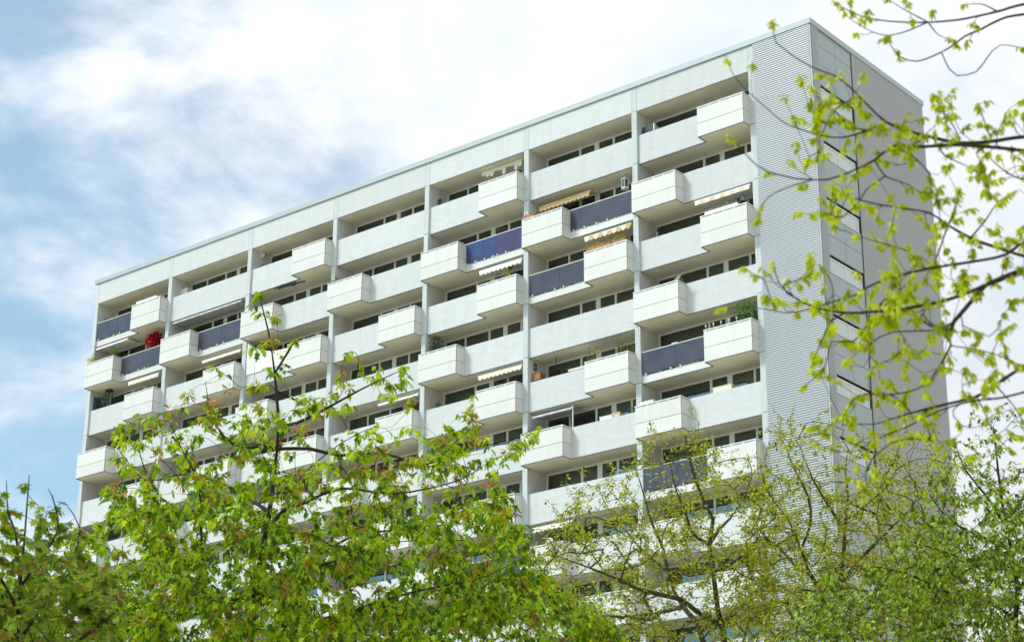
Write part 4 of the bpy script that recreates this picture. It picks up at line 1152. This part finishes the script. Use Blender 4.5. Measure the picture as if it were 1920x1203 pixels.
# ---- young tree at the left edge, nearer the camera
def sapling():
    dp = 19.0; A = lambda x, y, d=0.0: at_depth(x, y, dp+d)
    tr = Tree(71); rg = tr.rg; b = base_under(40, 1203, dp)
    tr.limb([b-np.array([0,0,.1]), b+np.array([0,0,1.5]), A(40,1500), A(38,1300), A(35,1203), A(38,1100), A(45,1020), A(55,890)], r0=.07, r1=.006)
    for pts in ([(35,1120),(80,1040,-.2),(110,990,-.4),(98,930,-.5),(90,915,-.5)], [(38,1080),(30,1000,.2),(15,960,.3),(12,900,.3)], [(35,1180),(90,1120,.4),(130,1060,.6),(150,990,.7),(120,940,.7)],
                [(36,1150),(0,1080,-.4),(-40,1020,-.6),(-70,980,-.7)], [(38,1260),(120,1220,-.5),(190,1170,-.8),(230,1130,-.9)], [(38,1300),(-30,1240,.5),(-90,1180,.8)]):
        tr.limb([A(*p) for p in pts], lvl=1, r0=.02, r1=.004, step=.15)
    poly = [(-150,1420),(-150,960),(-20,900),(10,880),(40,870),(100,905),(125,890),(150,960),(165,1040),(240,1110),(260,1250),(200,1420)]
    pts = crown_points(rg, poly, 760, dp, 1.3, 40, 260, lambda x, y: min(1, .07+1.1*max(0, (y-900)/190.))*(1 if y < 1240 else .5))
    ends = tr.colonize(pts, 2, .12, .35, .012, up=.1, back=.8)
    T = tr.P[ends]; Dr = np.array([tr.dir(i) for i in ends])
    s1 = spray(rg, T, Dr, 7, .09, .12, [(.20,.30,.03),(.27,.36,.04),(.11,.18,.02),(.24,.14,.03)], .5, [.35,.3,.25,.1])
    finish('young_tree', 'slim young tree with long bare shoots and soft green leaves against the sky', tr, b, [('leaves', MAPLE_T, s1)], 'bark', .0035, None, None, 'trees in front of the block')
sapling()

YOUNG_T = (MAPLE_T[0]*np.array([.58,1,1.6]), MAPLE_T[1])
# ---- overhanging tree whose trunk stands outside the picture: long boughs with tufts of new leaves
def overhang():
    dp = 11.5; A = lambda x, y, d=0.0: at_depth(x, y, dp+d)
    tr = Tree(91); rg = tr.rg
    b = base_under(2760, 900, dp+.5)
    tr.limb([b-np.array([0,0,.15]), b+np.array([.05,0,2.0]), b+np.array([.0,.05,4.2]), b+np.array([-.1,.05,6.2]), b+np.array([-.15,.1,8.0]), b+np.array([-.1,.1,9.3])], r0=.21, r1=.06, step=.3)
    bough = {
     'A': (.5, [(2180,-40),(1935,5),(1870,22),(1800,37),(1740,42),(1700,42),(1650,38),(1600,25),(1562,2)]),
     'B': (.8, [(2200,-10),(1935,25),(1880,35),(1840,55),(1810,68),(1780,90),(1750,105),(1720,115),(1690,108),(1670,85),(1660,68)]),
     'C': (-.6, [(2200,235),(1935,255),(1860,265),(1800,268),(1750,258),(1700,245),(1660,228),(1630,200),(1600,170),(1570,145),(1520,125),(1480,100),(1455,80),(1447,38)]),
     'D': (-.9, [(2180,330),(1935,285),(1800,272),(1733,275),(1677,274),(1640,300),(1598,321),(1550,337),(1525,337),(1492,335),(1458,327),(1419,310),(1365,252)]),
     'J': (-.2, [(2200,540),(1960,490),(1870,464),(1820,446),(1778,422),(1743,399),(1690,390),(1637,381),(1580,366)]),
     'E': (-.8, [(2200,400),(1945,447),(1884,478),(1813,492),(1743,503),(1672,520),(1627,538),(1606,552)]),
     'F': (-1.1, [(2200,430),(1940,500),(1866,527),(1813,549),(1761,566),(1690,579),(1637,584),(1584,586),(1531,577),(1503,566),(1461,531),(1450,490)]),
     'H': (-.5, [(2220,560),(1960,665),(1920,686),(1866,721),(1831,743),(1775,757),(1708,774),(1672,785),(1637,795),(1592,793)]),
     'K': (-1.3, [(2220,690),(1990,720),(1930,732),(1880,745),(1820,752),(1760,770),(1700,800),(1660,815),(1630,830)]),
     'U': (.6, [(2200,30),(1960,-40),(1880,-20),(1800,-8),(1740,-15)]),
     'Q': (.3, [(2200,420),(1970,350),(1900,330),(1860,300),(1830,270)]),
    }
    # boughs leave the trunk at their own heights and rise outwards
    for kx, (dz, pts) in bough.items():
        P = [A(x, y, dz) for x, y in pts]
        h = max(2.6, min(8.9, P[0][2]-.35)); tz = np.array([b[0]-.08, b[1]+.05, h])
        tr.limb([tz]+P, lvl=1, r0=.027, r1=.0026, step=.05)
    sub = [(.5, [(1735,42),(1690,62),(1650,65),(1600,40),(1575,14)]), (.5, [(1735,42),(1690,15),(1655,-8)]), (.65, [(1728,48),(1760,66),(1790,78)]),
           (.8, [(1768,98),(1780,130),(1795,142),(1830,135),(1850,110),(1875,85),(1925,92)]), (-.7, [(1670,236),(1626,245),(1605,241),(1588,226),(1572,224),(1547,232)]),
           (-.8, [(1626,245),(1580,258),(1540,254),(1500,242),(1470,230),(1440,205),(1400,170),(1375,140),(1360,104)]),
           (-.9, [(1840,556),(1789,602),(1776,612),(1757,619),(1672,623),(1637,640),(1616,651)]), (-.7, [(1776,612),(1780,630),(1783,647),(1828,654),(1877,668),(1925,690)]),
           (-.7, [(1783,647),(1760,690),(1735,720),(1700,735),(1650,740)]), (-.5, [(1690,579),(1660,560),(1640,590),(1600,640),(1560,640),(1545,690),(1500,730)]),
           (-.9, [(1640,300),(1660,330),(1700,345),(1740,370)]), (-.3, [(1743,503),(1700,470),(1650,455),(1600,440)]), (-.8, [(1677,274),(1720,300),(1750,340),(1760,390)]),
           (-.9, [(1525,337),(1480,350),(1440,370),(1420,400)]), (-.5, [(1708,774),(1680,745),(1640,735),(1600,745)]), (-.8, [(1531,577),(1490,585),(1440,580),(1400,575),(1345,580)]),
           (-.8, [(1461,531),(1430,520),(1410,515)]), (.4, [(1870,22),(1840,8),(1800,10)]), (-.6, [(1800,268),(1790,240),(1770,210),(1765,185)]), (-.6, [(1860,265),(1850,240),(1840,210),(1832,195)]),
           (-.6, [(1750,258),(1770,290),(1810,310),(1850,330)]), (-.5, [(1831,743),(1850,780),(1870,820),(1900,850)]), (-.5, [(1866,721),(1900,760),(1925,800)]),
           (-.3, [(1820,446),(1850,410),(1870,380),(1900,360)]), (-.3, [(1778,422),(1790,390),(1800,350)]), (-1.1, [(1584,586),(1560,600),(1540,640),(1520,690)])]
    for dz, pts in sub: tr.limb([A(x, y, dz) for x, y in pts], lvl=2, r0=.0058, r1=.0022, step=.04)
    # finer side twigs round the boughs
    cand = [i for i in range(tr.n) if tr.lvl[i] >= 1]; near = []
    while len(near) < 260:
        p = tr.P[cand[rg.integers(len(cand))]]+rg.normal(size=3)*np.array([.20,.20,.16]); q = p-CAM; zz = q@FWD
        x = 960+FPX*(q@RIGHT)/zz; y = 601.5-FPX*(q@UP)/zz
        if x > 2050 or x < 1500 or y < 175: continue
        near.append(p)
    near_ends = tr.colonize(near, 2, .05, .5, .006, up=-.12, back=.0)
    # spur twigs: short, curving upwards, leaf tuft at the end
    n0 = tr.n; cand = [i for i in range(n0) if tr.lvl[i] >= 1]
    tipsL = [tr.P[i].copy() for i in near_ends]; dirL = [tr.dir(i) for i in near_ends]
    for i in cand:
        p = tr.P[i]; q = p-CAM; zz = q@FWD; x = 960+FPX*(q@RIGHT)/zz; y = 601.5-FPX*(q@UP)/zz
        if x > 2080: continue
        dense = .48 if (1480 < x < 1790 and 190 < y < 840) else .20
        if y < 170: dense = .13
        if rg.random() > dense: continue
        d = tr.dir(i); side = rand_dirs(rg, 1)[0]; side -= d*(side@d); side /= np.linalg.norm(side)+1e-9
        L0 = rg.uniform(.04,.17)*(1.7 if rg.random() < .22 else 1)
        e = p+(d*.55+side*.75+np.array([0,0,.45]))*L0
        m_ = p+(d*.5+side*.45)*L0*.5
        j = tr.add(m_, i, 3); j = tr.add(e, j, 3)
        tipsL.append(e); dirL.append(tr.dir(j))
        if rg.random() < .3: tipsL.append(m_); dirL.append(tr.dir(j))
    for dz, pts in list(bough.values())+sub:
        tipsL.append(A(pts[-1][0], pts[-1][1], dz)); dirL.append(unit(A(pts[-1][0], pts[-1][1], dz)-A(pts[-2][0], pts[-2][1], dz)))
    T = np.array(tipsL); Dr = np.array(dirL)
    YGc = [(.42,.50,.012),(.52,.56,.02),(.30,.42,.012),(.58,.58,.05)]
    sets = spray(rg, T, Dr, 12, .038, .032, YGc, .9, [.35,.3,.2,.15])
    finish('overhanging_tree', 'tree reaching in with long dark boughs and tufts of blurred yellow-green new leaves', tr, b, [('leaves', YOUNG_T, sets)], 'bark', .0019, None, None, 'trees in front of the block', leafm='leaf_young')
overhang()
